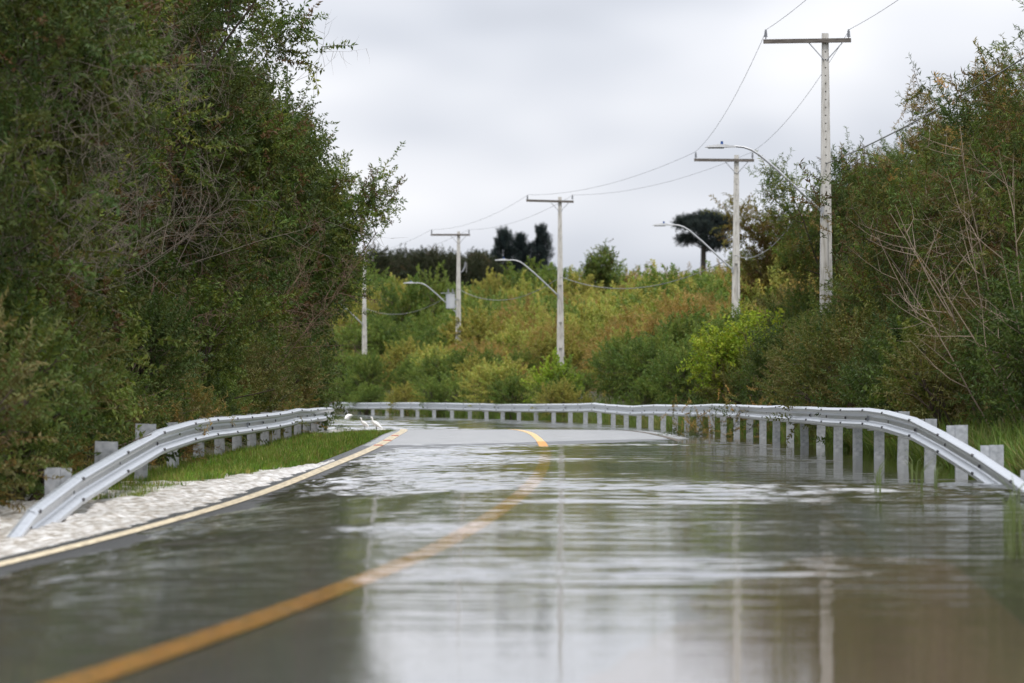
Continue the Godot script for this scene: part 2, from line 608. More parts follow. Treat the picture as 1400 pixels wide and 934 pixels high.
func materials() -> void:
	var m := mat("bark", lin(0.085, 0.062, 0.046), 0.9)
	m = mat("bark_grey", lin(0.16, 0.135, 0.105), 0.9)
	m = mat("bark_brown", lin(0.16, 0.1, 0.07), 0.9)
	m = mat("bark_tan", lin(0.24, 0.185, 0.135), 0.85)
	m = mat("bark_dark", lin(0.05, 0.042, 0.035), 0.9)
	m = mat("leaf", Color.WHITE, 0.5)
	m.vertex_color_use_as_albedo = true
	m.metallic_specular = 0.28
	m.backlight_enabled = true
	m.backlight = lin(0.6, 0.7, 0.3)
	m = mat("feather", lin(0.85, 0.84, 0.82), 0.8)
	mat("beak", lin(0.05, 0.045, 0.04), 0.4)
	mat("beak_yellow", lin(0.55, 0.33, 0.05), 0.4)

	m = mat("asphalt", Color.WHITE, 0.5)
	m.albedo_texture = noise_tex(5, 0.02, 512, ramp([[0.0, Color(0.013, 0.013, 0.014)], [0.5, Color(0.025, 0.025, 0.026)], [1.0, Color(0.055, 0.054, 0.052)]]), 6)
	m.uv1_triplanar = true
	m.uv1_world_triplanar = true
	m.uv1_scale = Vector3(0.25, 0.25, 0.25)
	m.roughness = 0.3
	m.normal_enabled = true
	m.normal_texture = noise_tex(6, 0.25, 512, null, 3, true, 3.0)
	m.normal_scale = 0.9

	var wear := ramp([[0.0, Color(0.24, 0.12, 0.03)], [0.3, Color(0.46, 0.21, 0.03)], [0.5, Color(0.7, 0.29, 0.025)], [1.0, Color(0.76, 0.38, 0.05)]])
	m = mat("yellow_paint", Color.WHITE, 0.55)
	m.albedo_texture = noise_tex(9, 0.05, 512, wear, 5)
	m.uv1_scale = Vector3(0.35, 0.35, 0.2)
	m.uv1_triplanar = true
	m.uv1_world_triplanar = true
	m = mat("worn_paint", lin(0.68, 0.46, 0.2), 0.6)
	m = mat("edge_paint", Color.WHITE, 0.55)
	m.albedo_texture = noise_tex(10, 0.05, 512, ramp([[0.0, Color(0.12, 0.1, 0.075)], [0.36, Color(0.4, 0.33, 0.22)], [0.5, Color(0.6, 0.5, 0.33)], [1.0, Color(0.76, 0.68, 0.5)]]), 5)
	m.uv1_scale = Vector3(0.35, 0.35, 0.2)
	m.uv1_triplanar = true
	m.uv1_world_triplanar = true

	m = mat("silt_murk_paint", lin(0.085, 0.066, 0.042), 0.7)  # silt tone, darkened to stand in for light lost in the murky water
	m = mat("mud", Color.WHITE, 0.9)
	m.albedo_texture = noise_tex(12, 0.02, 512, ramp([[0.0, Color(0.07, 0.042, 0.022)], [0.5, Color(0.12, 0.074, 0.038)], [1.0, Color(0.17, 0.11, 0.06)]]), 5)
	m.uv1_triplanar = true
	m.uv1_world_triplanar = true
	m = mat("deck", Color.WHITE, 0.22)
	m.albedo_texture = noise_tex(11, 0.012, 512, ramp([[0.0, Color(0.15, 0.15, 0.15)], [0.5, Color(0.24, 0.24, 0.24)], [1.0, Color(0.33, 0.33, 0.32)]]), 6)
	m.uv1_triplanar = true
	m.uv1_world_triplanar = true
	m.uv1_scale = Vector3(0.2, 0.2, 0.1)
	m = mat("water", Color(lin(0.17, 0.115, 0.06), 0.07), 0.035)
	m.transparency = BaseMaterial3D.TRANSPARENCY_ALPHA
	m.normal_enabled = true
	m.normal_texture = noise_tex(31, 0.03, 512, null, 4, true, 2.0)
	m.normal_scale = 0.06
	m.uv1_triplanar = true
	m.uv1_world_triplanar = true
	m.uv1_scale = Vector3(0.45, 0.45, 0.45)

	m = mat("foam", Color.WHITE, 0.3)
	m.albedo_texture = noise_tex(14, 0.03, 1024, ramp([[0.0, Color(0.16, 0.13, 0.1)], [0.38, Color(0.34, 0.3, 0.25)], [0.5, Color(0.54, 0.5, 0.45)], [0.62, Color(0.72, 0.71, 0.69)], [1.0, Color(0.85, 0.845, 0.83)]]), 6)
	m.uv1_triplanar = true
	m.uv1_world_triplanar = true
	m.uv1_scale = Vector3(0.22, 0.4, 0.3)

	m = mat("soil", Color.WHITE, 0.95)
	m.albedo_texture = noise_tex(15, 0.02, 512, ramp([[0.0, Color(0.03, 0.028, 0.016)], [0.5, Color(0.06, 0.058, 0.026)], [1.0, Color(0.09, 0.08, 0.04)]]), 5)
	m.uv1_triplanar = true
	m.uv1_world_triplanar = true
	m.uv1_scale = Vector3(0.2, 0.2, 0.2)

	m = mat("galvanised", Color.WHITE, 0.36, 0.85)
	m.albedo_texture = noise_tex(16, 0.03, 512, ramp([[0.0, Color(0.42, 0.45, 0.49)], [0.5, Color(0.58, 0.61, 0.65)], [1.0, Color(0.72, 0.74, 0.77)]]), 5)
	m.uv1_triplanar = true
	m.uv1_world_triplanar = true
	m = mat("galvanised_dull", Color.WHITE, 0.6, 0.35)
	m.albedo_texture = noise_tex(17, 0.02, 512, ramp([[0.0, Color(0.27, 0.29, 0.31)], [0.5, Color(0.4, 0.42, 0.45)], [1.0, Color(0.52, 0.54, 0.57)]]), 5)
	m.uv1_triplanar = true
	m.uv1_world_triplanar = true
	mat("bolt", lin(0.08, 0.08, 0.085), 0.6, 0.5)

	m = mat("concrete", Color.WHITE, 0.9)
	m.albedo_texture = noise_tex(18, 0.015, 512, ramp([[0.0, Color(0.3, 0.285, 0.255)], [0.35, Color(0.47, 0.455, 0.42)], [0.6, Color(0.53, 0.515, 0.485)], [1.0, Color(0.6, 0.59, 0.56)]]), 6)
	m.uv1_triplanar = true
	m.uv1_world_triplanar = true
	m.uv1_scale = Vector3(1.6, 0.22, 1.6)
	m = mat("arm_wood", Color.WHITE, 0.9)
	m.albedo_texture = noise_tex(19, 0.02, 256, ramp([[0.0, Color(0.06, 0.05, 0.045)], [0.5, Color(0.13, 0.115, 0.10)], [1.0, Color(0.2, 0.18, 0.16)]]), 5)
	m.uv1_triplanar = true
	m.uv1_scale = Vector3(0.4, 4, 4)
	mat("steel", lin(0.4, 0.41, 0.43), 0.45, 0.6)
	mat("porcelain", lin(0.22, 0.23, 0.25), 0.25)
	mat("lamp_grey", lin(0.42, 0.43, 0.44), 0.5)
	mat("lamp_lens", lin(0.12, 0.12, 0.125), 0.2)
	mat("sensor_blue", lin(0.03, 0.08, 0.25), 0.4)
	mat("tank_grey", lin(0.45, 0.47, 0.5), 0.5)
	mat("wire", lin(0.1, 0.1, 0.105), 0.6)
	mat("cable_grey", lin(0.22, 0.22, 0.21), 0.7)
	mat("stud_red", lin(0.35, 0.08, 0.04), 0.35)

	sprigs["small"] = sprig_mesh(1, 0.42, 22, 0.075, 0.034, 0.9)
	sprigs["narrow"] = sprig_mesh(2, 0.5, 22, 0.105, 0.022, 0.7)
	sprigs["round"] = sprig_mesh(3, 0.36, 16, 0.085, 0.055, 1.0)
	sprigs["large"] = sprig_mesh(4, 0.7, 26, 0.14, 0.07, 0.9)
	sprigs["feathery"] = sprig_mesh(5, 0.75, 30, 0.16, 0.035, 0.7)
	sprigs["needle"] = sprig_mesh(6, 1.3, 40, 0.42, 0.07, 0.8)
	sprigs["lawn"] = tuft_mesh(7, 14, 0.16, 0.12, 0.006)
	sprigs["tall_grass"] = tuft_mesh(8, 16, 0.7, 0.2, 0.011)

# ------------------------------------------------------------------ the setting
func setting() -> void:
	# ground, one sheet to the horizon
	var ds := PackedFloat32Array()
	var d := -30.0
	while d < 1900.0:
		ds.append(d)
		d += 1.0 if d < 130.0 else (2.5 if d < 280.0 else d * 0.04)
	var xs := PackedFloat32Array()
	var x := 0.0
	var half := PackedFloat32Array()
	while x < 900.0:
		half.append(x)
		x += 0.35 if x < 9.0 else (1.5 if x < 40.0 else x * 0.12)
	for k in range(half.size() - 1, 0, -1):
		xs.append(-half[k])
	xs.append_array(half)
	structure("ground", grid_mesh(xs.size(), ds.size(), func(i: int, k: int) -> Vector3: return P(xs[i], ground_y(xs[i], ds[k]), ds[k])), mats.soil)

	structure("road", ribbon(-3.3, 3.3, 14, -8.0, 232.0, 0.7, 0.0), mats.asphalt)
	structure("bridge_deck", grid_mesh(16, 60, func(i: int, k: int) -> Vector3:
		var off := lerpf(-3.25, 3.25, i / 15.0)
		var dd := lerpf(lerpf(71.5, 86.5, (off + 3.25) / 6.5), 114.0, k / 59.0)
		return on_road(dd, off, -0.03 if k == 0 else 0.004)), mats.deck)
	structure("centre_line_marking", ribbon(-0.085, 0.085, 2, -8.0, 79.5, 0.5, 0.009), mats.yellow_paint)
	structure("centre_line_marking", ribbon(-0.075, 0.075, 2, 79.5, 114.0, 0.5, 0.009), mats.worn_paint)
	structure("centre_line_marking", ribbon(-0.085, 0.085, 2, 114.0, 232.0, 0.5, 0.009), mats.yellow_paint)
	structure("left_edge_marking", ribbon(-3.08, -2.9, 2, -8.0, 232.0, 0.5, 0.009), mats.edge_paint)
	structure("right_edge_marking", ribbon(2.8, 2.95, 2, -8.0, 232.0, 0.5, 0.009), mats.silt_murk_paint)

	# brown silt left on the drowned lane
	structure("mud", grid_mesh(24, 90, func(i: int, k: int) -> Vector3:
		var dd := 5.0 + 0.24 * k
		var inner := 1.5 + 0.5 * noise_a.get_noise_2d(dd * 9.0, 3.0) + 0.07 * maxf(0.0, dd - 15.0)
		return on_road(dd, lerpf(inner, 3.28, i / 23.0), 0.014 if i > 0 and k < 89 else -0.01)), mats.mud)
	water()
	white_water()

func on_road(dd: float, off: float, lift: float) -> Vector3:
	var s := slope_of(dd)
	var l := sqrt(1.0 + s * s)
	return P(table(CENTRE, dd) + off / l, road_y(dd, off) + lift, dd - off * s / l)

func ribbon(a: float, b: float, nx: int, d0: float, d1: float, step: float, lift: float) -> ArrayMesh:
	var nd := int((d1 - d0) / step) + 1
	return grid_mesh(nx, nd, func(i: int, k: int) -> Vector3: return on_road(d0 + k * step, lerpf(a, b, float(i) / (nx - 1)), lift))

var AMP_RIGHT := Tab.new([Vector2(0, 0.0004), Vector2(14, 0.0006), Vector2(16.5, 0.0012), Vector2(19, 0.0035), Vector2(24, 0.004), Vector2(27, 0.0024), Vector2(31, 0.0022), Vector2(34, 0.003), Vector2(36.5, 0.008), Vector2(41, 0.008), Vector2(44, 0.003), Vector2(60, 0.003), Vector2(75, 0.005), Vector2(120, 0.005), Vector2(260, 0.008)])
var AMP_LEFT := Tab.new([Vector2(0, 0.0035), Vector2(16, 0.005), Vector2(20, 0.003), Vector2(24, 0.0028), Vector2(27, 0.006), Vector2(31, 0.0028), Vector2(37, 0.003), Vector2(42, 0.007), Vector2(55, 0.0085), Vector2(68, 0.008), Vector2(80, 0.006), Vector2(260, 0.008)])

func ripple(x: float, d: float, off: float) -> float:
	# wind ripples and flow waves; how strong they are changes from place to place
	var patch := clampf(0.75 + 1.1 * noise_a.get_noise_2d(x * 2.0 + 40.0, d * 7.0), 0.35, 1.4)
	var left := smoothstep(0.8, -1.0, off)
	var amp := lerpf(table(AMP_RIGHT, d + 0.22 * x), table(AMP_LEFT, d) * (1.0 + 1.3 * smoothstep(-0.8, -2.3, off)), left) * patch
	amp += 0.009 * exp(-pow((d - 39.0) / 2.6, 2.0)) * smoothstep(1.0, 3.5, x)   # chop where the rail end breaks the flow
	var w1 := noise_b.get_noise_3d(x * 0.55, d * 1.9, 3.0)
	var w2 := noise_b.get_noise_3d(x * 2.4, d * 4.4, 9.0)
	var train := exp(-pow((d - 21.5) / 3.6, 2.0)) * smoothstep(-0.2, 1.2, off)
	var w3 := sin(d * 6.4 + 1.3 * sin(x * 0.9) + 3.0 * noise_a.get_noise_2d(x * 6.0, d * 6.0))
	return amp * ((2.0 - 0.7 * left) * w1 + (1.2 + 1.3 * left) * w2) + 0.0026 * train * w3 * (0.6 + 0.8 * noise_a.get_noise_2d(x * 14.0, d * 3.0))

var SHEET := Tab.new([Vector2(0, -2.1), Vector2(15, -2.3), Vector2(24, -2.55), Vector2(34, -2.75), Vector2(42, -2.85), Vector2(90, -2.85)])

func water_point(x: float, d: float) -> Vector3:
	var off := offset_of(x, d)
	var y := level(d)
	if off < 0.5 and d < 80.0:   # a thin sheet runs down the camber and ends short of the edge line
		var bed := road_y(d, maxf(off, -3.25))
		var k := smoothstep(0.5, -2.6, off)
		y = lerpf(y, minf(y, bed + 0.014), k)
		y = maxf(y, minf(bed + 0.008, level(d)))
		var edge := table(SHEET, d) + 0.45 * noise_a.get_noise_2d(x * 9.0 + 70.0, d * 5.0) * smoothstep(45.0, 38.0, d)
		y -= 0.03 * smoothstep(edge + 0.35, edge - 0.15, off) * smoothstep(0.5, -0.4, off)
	return P(x, y + ripple(x, d, off), d)

func water() -> void:
	var spans := [[7.0, 30.0, -5.0, 9.0, 0.075, 0.075], [30.0, 80.0, -3.6, 13.0, 0.12, 0.12], [80.0, 250.0, -30.0, 13.0, 0.3, 0.24]]
	var g := []
	for s in spans:
		var nx := int((s[3] - s[2]) / s[4]) + 1
		var nd := int(round((s[1] - s[0]) / s[5])) + 1
		var keep := func(p: Vector3) -> bool:
			var off := offset_of(p.x, -p.z)
			if -p.z < 80.0 and off < -2.95:
				return false
			return p.y > ground_y(p.x, -p.z) - 0.1
		g.append(grid_mesh(nx, nd, func(i: int, k: int) -> Vector3: return water_point(s[2] + i * s[4], s[0] + k * (s[1] - s[0]) / (nd - 1)), keep))
	for m in g:
		structure("water", m, mats.water)

var FOAM_Y := Tab.new([Vector2(0, -0.36), Vector2(30, -0.29), Vector2(38, -0.2), Vector2(45, -0.11), Vector2(52, -0.05), Vector2(60, -0.03)])

func white_water() -> void:
	var fn := FastNoiseLite.new()
	fn.seed = 77
	fn.frequency = 2.2
	fn.fractal_octaves = 4
	# torrent pouring off the low side of the road
	var nx := 46
	var nd := 900
	var d0 := 16.0
	var d1 := 60.0
	structure("white_water", grid_mesh(nx, nd, func(i: int, k: int) -> Vector3:
		var dd := lerpf(d0, d1, pow(float(k) / (nd - 1), 0.9))
		var wide := lerpf(2.6, 0.05, smoothstep(38.0, 59.0, dd)) if dd < 59.0 else 0.05
		var t := float(i) / (nx - 1)
		var off := -3.12 - wide * t
		var p := on_road(dd, maxf(off, -3.3), 0.0)
		p.x = table(CENTRE, dd) + off
		var y := lerpf(road_y(dd, -3.1) - 0.012, table(FOAM_Y, dd), smoothstep(0.0, 0.5, t))
		var rough := smoothstep(0.0, 0.15, t) * lerpf(1.0, 0.35, smoothstep(42.0, 58.0, dd))
		y += rough * (0.06 * fn.get_noise_2d(p.x * 0.4, dd * 0.35) + 0.018 * fn.get_noise_2d(p.x * 1.1 + 9.0, dd * 1.0) + 0.008 * fn.get_noise_2d(p.x * 4.0, dd * 4.0))
		return P(p.x, y, dd)), mats.foam)
	structure("white_water", grid_mesh(40, 160, func(i: int, k: int) -> Vector3:
		var dd := lerpf(88.0, 108.0, float(k) / 159.0)
		var t := float(i) / 39.0
		var xx := lerpf(-2.95, -5.4, t)
		var y := 0.03 + 0.05 * smoothstep(88.0, 92.0, dd) - 0.14 * smoothstep(98.0, 108.0, dd) - 0.04 * t
		return P(xx + table(CENTRE, dd) - 0.5, y + 0.06 * fn.get_noise_2d(xx * 1.5, dd) + 0.03 * fn.get_noise_2d(xx * 5.0, dd * 3.0), dd)), mats.foam)

# ------------------------------------------------------------------ guardrails
const BEAM := [Vector2(0.0, 0.156), Vector2(0.022, 0.152), Vector2(0.07, 0.13), Vector2(0.083, 0.118), Vector2(0.083, 0.085), Vector2(0.073, 0.072), Vector2(0.014, 0.04), Vector2(0.0, 0.026), Vector2(0.0, -0.026), Vector2(0.014, -0.04), Vector2(0.073, -0.072), Vector2(0.083, -0.085), Vector2(0.083, -0.118), Vector2(0.07, -0.13), Vector2(0.022, -0.152), Vector2(0.0, -0.156)]

func beam_mesh(a: Vector3, b: Vector3, face: float) -> ArrayMesh:   # face: +1 bulges to +x, -1 to -x; own axes start at a
	var g := Geo.new()
	var dir := (b - a).normalized()
	var out := dir.cross(Vector3.UP).normalized()
	if out.x * face < 0.0:
		out = -out
	var e0 := a - dir * 0.12
	var e1 := b + dir * 0.06
	for k in BEAM.size() - 1:
		var q: Vector2 = BEAM[k]
		var w: Vector2 = BEAM[k + 1]
		for layer in 2:
			var t := -0.004 * layer
			var p := [e0 + out * (q.x + t) + Vector3.UP * q.y, e1 + out * (q.x + t + 0.004) + Vector3.UP * q.y, e1 + out * (w.x + t + 0.004) + Vector3.UP * w.y, e0 + out * (w.x + t) + Vector3.UP * w.y]
			var nn: Vector3 = (p[1] - p[0]).cross(p[3] - p[0])
			if (nn.dot(out) > 0.0) == (layer == 0):
				g.quad(p[0], p[1], p[2], p[3])
			else:
				g.quad(p[3], p[2], p[1], p[0])
	return g.mesh()

func post_mesh(top: float, bottom: float) -> ArrayMesh:   # C section, web across the road
	var g := Geo.new()
	var c := (top + bottom) / 2.0
	var h := (top - bottom) / 2.0
	g.box(Vector3(0, c, 0), Vector3(0.075, h, 0.0035))
	g.box(Vector3(-0.0715, c, -0.0335), Vector3(0.0035, h, 0.03))
	g.box(Vector3(0.0715, c, -0.0335), Vector3(0.0035, h, 0.03))
	return g.mesh()

func guardrail(called: String, label: String, category: String, rail: Tab, ds: Array, tops: Tab, face: float, floor_y: Tab, group := "") -> void:
	var t := thing(called, label, category, P(table(rail, ds[0]), 0, ds[0]), group)
	var o := t.position
	var bolt := CylinderMesh.new()
	bolt.top_radius = 0.016
	bolt.bottom_radius = 0.016
	bolt.height = 0.02
	bolt.radial_segments = 8
	bolt.rings = 1
	var sg := Geo.new()
	sg.box(Vector3.ZERO, Vector3(0.006, 0.02, 0.045))
	sg.box(Vector3(face * 0.008, 0, 0), Vector3(0.006, 0.014, 0.014))
	var slot_mesh := sg.mesh()
	var kink := []
	for k in ds.size() + 1:
		kink.append(Vector2(rng.randfn(0, 0.014), rng.randfn(0, 0.009)))
	for k in ds.size():
		var dd: float = ds[k]
		var x := table(rail, dd)
		var top: float = table(tops, dd)
		var s := table(rail, dd + 0.5) - table(rail, dd - 0.5)
		var yaw := atan(-s) if face < 0.0 else atan(-s)
		if k < ds.size() - 1:
			var d2: float = ds[k + 1]
			var a := P(x + kink[k].x, top - 0.156 + kink[k].y, dd)
			var b := P(table(rail, d2) + kink[k + 1].x, table(tops, d2) - 0.156 + kink[k + 1].y, d2)
			var beam := put("beam", beam_mesh(a - o, b - o, face), mats.galvanised, t)
			for e in [[0.0, 0.1], [0.0, -0.1]]:   # splice bolts at the post
				for q in [0.06, 0.16]:
					var bo := put("bolt", bolt, mats.bolt, beam)
					bo.position = a - o + (b - a).normalized() * q + Vector3(face * 0.085, e[1] + 0.02, 0)
					bo.rotation.z = PI / 2
		var slot := put("post_bolt", slot_mesh, mats.bolt, t)
		slot.position = P(x + face * 0.008, top - 0.156, dd + 0.03) - o
		var ptop: float = maxf(top - 0.01, table(floor_y, dd) + 0.25) + (0.09 if top < 0.55 else 0.0)
		var bot: float = table(floor_y, dd) - 0.5
		if top < 0.08:
			continue
		var back := -face * 0.185
		var post := put("post", post_mesh(ptop, bot), mats.galvanised_dull, t)
		post.position = Vector3(x + back - o.x, 0, -dd - o.z)
		post.rotation = Vector3(rng.randfn(0, 0.012), yaw, rng.randfn(0, 0.02))
		var g := Geo.new()
		g.box(Vector3(0, ptop - 0.16, 0), Vector3(0.052, 0.155, 0.003))
		g.box(Vector3(-face * 0.05, ptop - 0.16, -0.03), Vector3(0.003, 0.155, 0.028))
		var blk := put("spacer_block", g.mesh(), mats.galvanised_dull, t)
		blk.position = Vector3(x - face * 0.056 - o.x, 0, -dd - 0.006 - o.z)
		blk.rotation.y = yaw

func guardrails() -> void:
	var right := [36.6, 40.4, 44.2, 48.0]
	var dd := 48.0
	while dd < 222.0:
		var s := table(RIGHT_RAIL, dd + 1.0) - table(RIGHT_RAIL, dd)
		dd += 3.9 / sqrt(1.0 + s * s)
		right.append(dd)
	var rt := Tab.new([Vector2(36.6, -0.16), Vector2(40.4, 0.11), Vector2(44.2, 0.31), Vector2(48, 0.5), Vector2(51.5, 0.63), Vector2(55, 0.715), Vector2(62, 0.735), Vector2(93, 0.72), Vector2(112, 0.67), Vector2(127, 0.6), Vector2(139, 0.66), Vector2(156, 0.58), Vector2(178, 0.585), Vector2(200, 0.56), Vector2(230, 0.55)])
	guardrail("guardrail", "long galvanised guardrail curving round the outside of the flooded bend", "guardrail", RIGHT_RAIL, right, rt, -1.0, Tab.new([Vector2(0, -0.2), Vector2(300, -0.2)]))
	var left := [33.0, 35.0, 38.4, 42.9, 47.5, 52.0, 56.3, 60.4, 64.3, 68.0, 71.6, 75.2, 79.0, 82.8, 86.6, 90.4, 94.2, 98.0, 102.0, 106.0]
	var lt := Tab.new([Vector2(33.0, -0.3), Vector2(35.0, -0.06), Vector2(38.4, 0.165), Vector2(42.9, 0.365), Vector2(47.5, 0.52), Vector2(52, 0.595), Vector2(56.3, 0.63), Vector2(68, 0.63), Vector2(80, 0.665), Vector2(97, 0.64), Vector2(110, 0.62)])
	guardrail("guardrail", "galvanised guardrail beside the strip of grass, its end dipping into white water", "guardrail", LEFT_RAIL, left, lt, 1.0, LEFT_VERGE)

# ------------------------------------------------------------------ power line
var poles := [[8.9, 57.0, 10.1], [7.9, 101.0, 10.03], [8.2, 147.6, 9.75], [2.25, 186.0, 10.1], [-3.0, 224.0, 10.05], [-9.6, 262.0, 9.9]]

func pole_shaft(h: float) -> ArrayMesh:   # tapered concrete pole: two flanges and a recessed web, with a row of square holes up the middle
	var g := Geo.new()
	var foot := -1.2
	var w := func(y: float) -> float: return lerpf(0.185, 0.082, clampf((y - 0.0) / h, -0.15, 1.0))
	var t := func(y: float) -> float: return lerpf(0.14, 0.07, clampf(y / h, -0.15, 1.0))
	var recess_top := 4.85
	# solid upper part in cells with holes, lower part as a channel
	var y := recess_top
	while y < h - 0.001:
		var y2 := minf(y + 0.2, h)
		var w1: float = w.call(y)
		var w2: float = w.call(y2)
		var t1: float = t.call(y)
		var t2: float = t.call(y2)
		for s in [1.0, -1.0]:
			g.quad(Vector3(s * w1, y, s * t1), Vector3(s * w1, y, -s * t1), Vector3(s * w2, y2, -s * t2), Vector3(s * w2, y2, s * t2))
			var f := func(x: float, yy: float, back: float) -> Vector3: return Vector3(s * x, yy, s * (lerpf(t1, t2, (yy - y) / (y2 - y)) - back))
			var hy := (y + y2) / 2.0
			var q := 0.017
			if y2 - y < 0.19 or y > h - 0.35:
				g.quad(f.call(-w1, y, 0.0), f.call(w1, y, 0.0), f.call(w2, y2, 0.0), f.call(-w2, y2, 0.0))
				continue
			g.quad(f.call(-w1, y, 0.0), f.call(w1, y, 0.0), f.call(q, hy - q, 0.0), f.call(-q, hy - q, 0.0))
			g.quad(f.call(-q, hy + q, 0.0), f.call(q, hy + q, 0.0), f.call(w2, y2, 0.0), f.call(-w2, y2, 0.0))
			g.quad(f.call(-w1, y, 0.0), f.call(-q, hy - q, 0.0), f.call(-q, hy + q, 0.0), f.call(-w2, y2, 0.0))
			g.quad(f.call(q, hy - q, 0.0), f.call(w1, y, 0.0), f.call(w2, y2, 0.0), f.call(q, hy + q, 0.0))
			for e in [[-q, -q, q, -q], [q, -q, q, q], [q, q, -q, q], [-q, q, -q, -q]]:
				g.quad(f.call(e[0], hy + e[1], 0.0), f.call(e[2], hy + e[3], 0.0), f.call(e[2], hy + e[3], 0.06), f.call(e[0], hy + e[1], 0.06))
			g.quad(f.call(-q, hy - q, 0.06), f.call(q, hy - q, 0.06), f.call(q, hy + q, 0.06), f.call(-q, hy + q, 0.06))
		y = y2
	g.quad(Vector3(-w.call(h), h, t.call(h)), Vector3(w.call(h), h, t.call(h)), Vector3(w.call(h), h, -t.call(h)), Vector3(-w.call(h), h, -t.call(h)))
	var wa: float = w.call(foot)
	var wb: float = w.call(recess_top)
	var ta: float = t.call(foot)
	var tb: float = t.call(recess_top)
	for s in [-1.0, 1.0]:
		g.frustum_box(Vector3(s * wa * 0.72, foot, 0), Vector2(wa * 0.28, ta), Vector3(s * wb * 0.72, recess_top, 0), Vector2(wb * 0.28, tb))
	g.frustum_box(Vector3(0, foot, 0), Vector2(wa * 0.44, ta * 0.45), Vector3(0, recess_top, 0), Vector2(wb * 0.44, tb * 0.45))
	# cross bars that close the channel
	for yy in [0.9, 2.1, 3.3]:
		var ww: float = w.call(yy)
		g.box(Vector3(0, yy, 0), Vector3(ww * 0.44, 0.16, t.call(yy) * 0.97))
	return g.mesh()

func insulator_mesh() -> ArrayMesh:
	var g := Geo.new()
	var pts := PackedVector3Array()
	var rr := PackedFloat32Array()
	var y := 0.0
	for s in [[0.0, 0.015], [0.05, 0.015], [0.051, 0.05], [0.08, 0.045], [0.09, 0.028], [0.11, 0.05], [0.125, 0.028], [0.145, 0.046], [0.16, 0.026], [0.18, 0.042], [0.2, 0.022], [0.225, 0.03], [0.24, 0.008]]:
		pts.append(Vector3(0, s[0], 0))
		rr.append(s[1])
	g.tube(pts, rr, 10)
	return g.mesh()

func sag(a: Vector3, b: Vector3, drop: float, n := 24) -> PackedVector3Array:
	var p := PackedVector3Array()
	for k in n + 1:
		var t := float(k) / n
		p.append(a.lerp(b, t) - Vector3(0, drop * 4.0 * t * (1.0 - t), 0))
	return p

func wire(called: String, label: String, pts: PackedVector3Array, r: float, m: Material, group: String) -> void:
	var o := pts[0]
	var q := PackedVector3Array()
	var rr := PackedFloat32Array()
	for p in pts:
		q.append(p - o)
		rr.append(r)
	var g := Geo.new()
	g.tube(q, rr, 5)
	var n := put(called, g.mesh(), m)
	n.position = o
	tag(n, label, "cable", group)

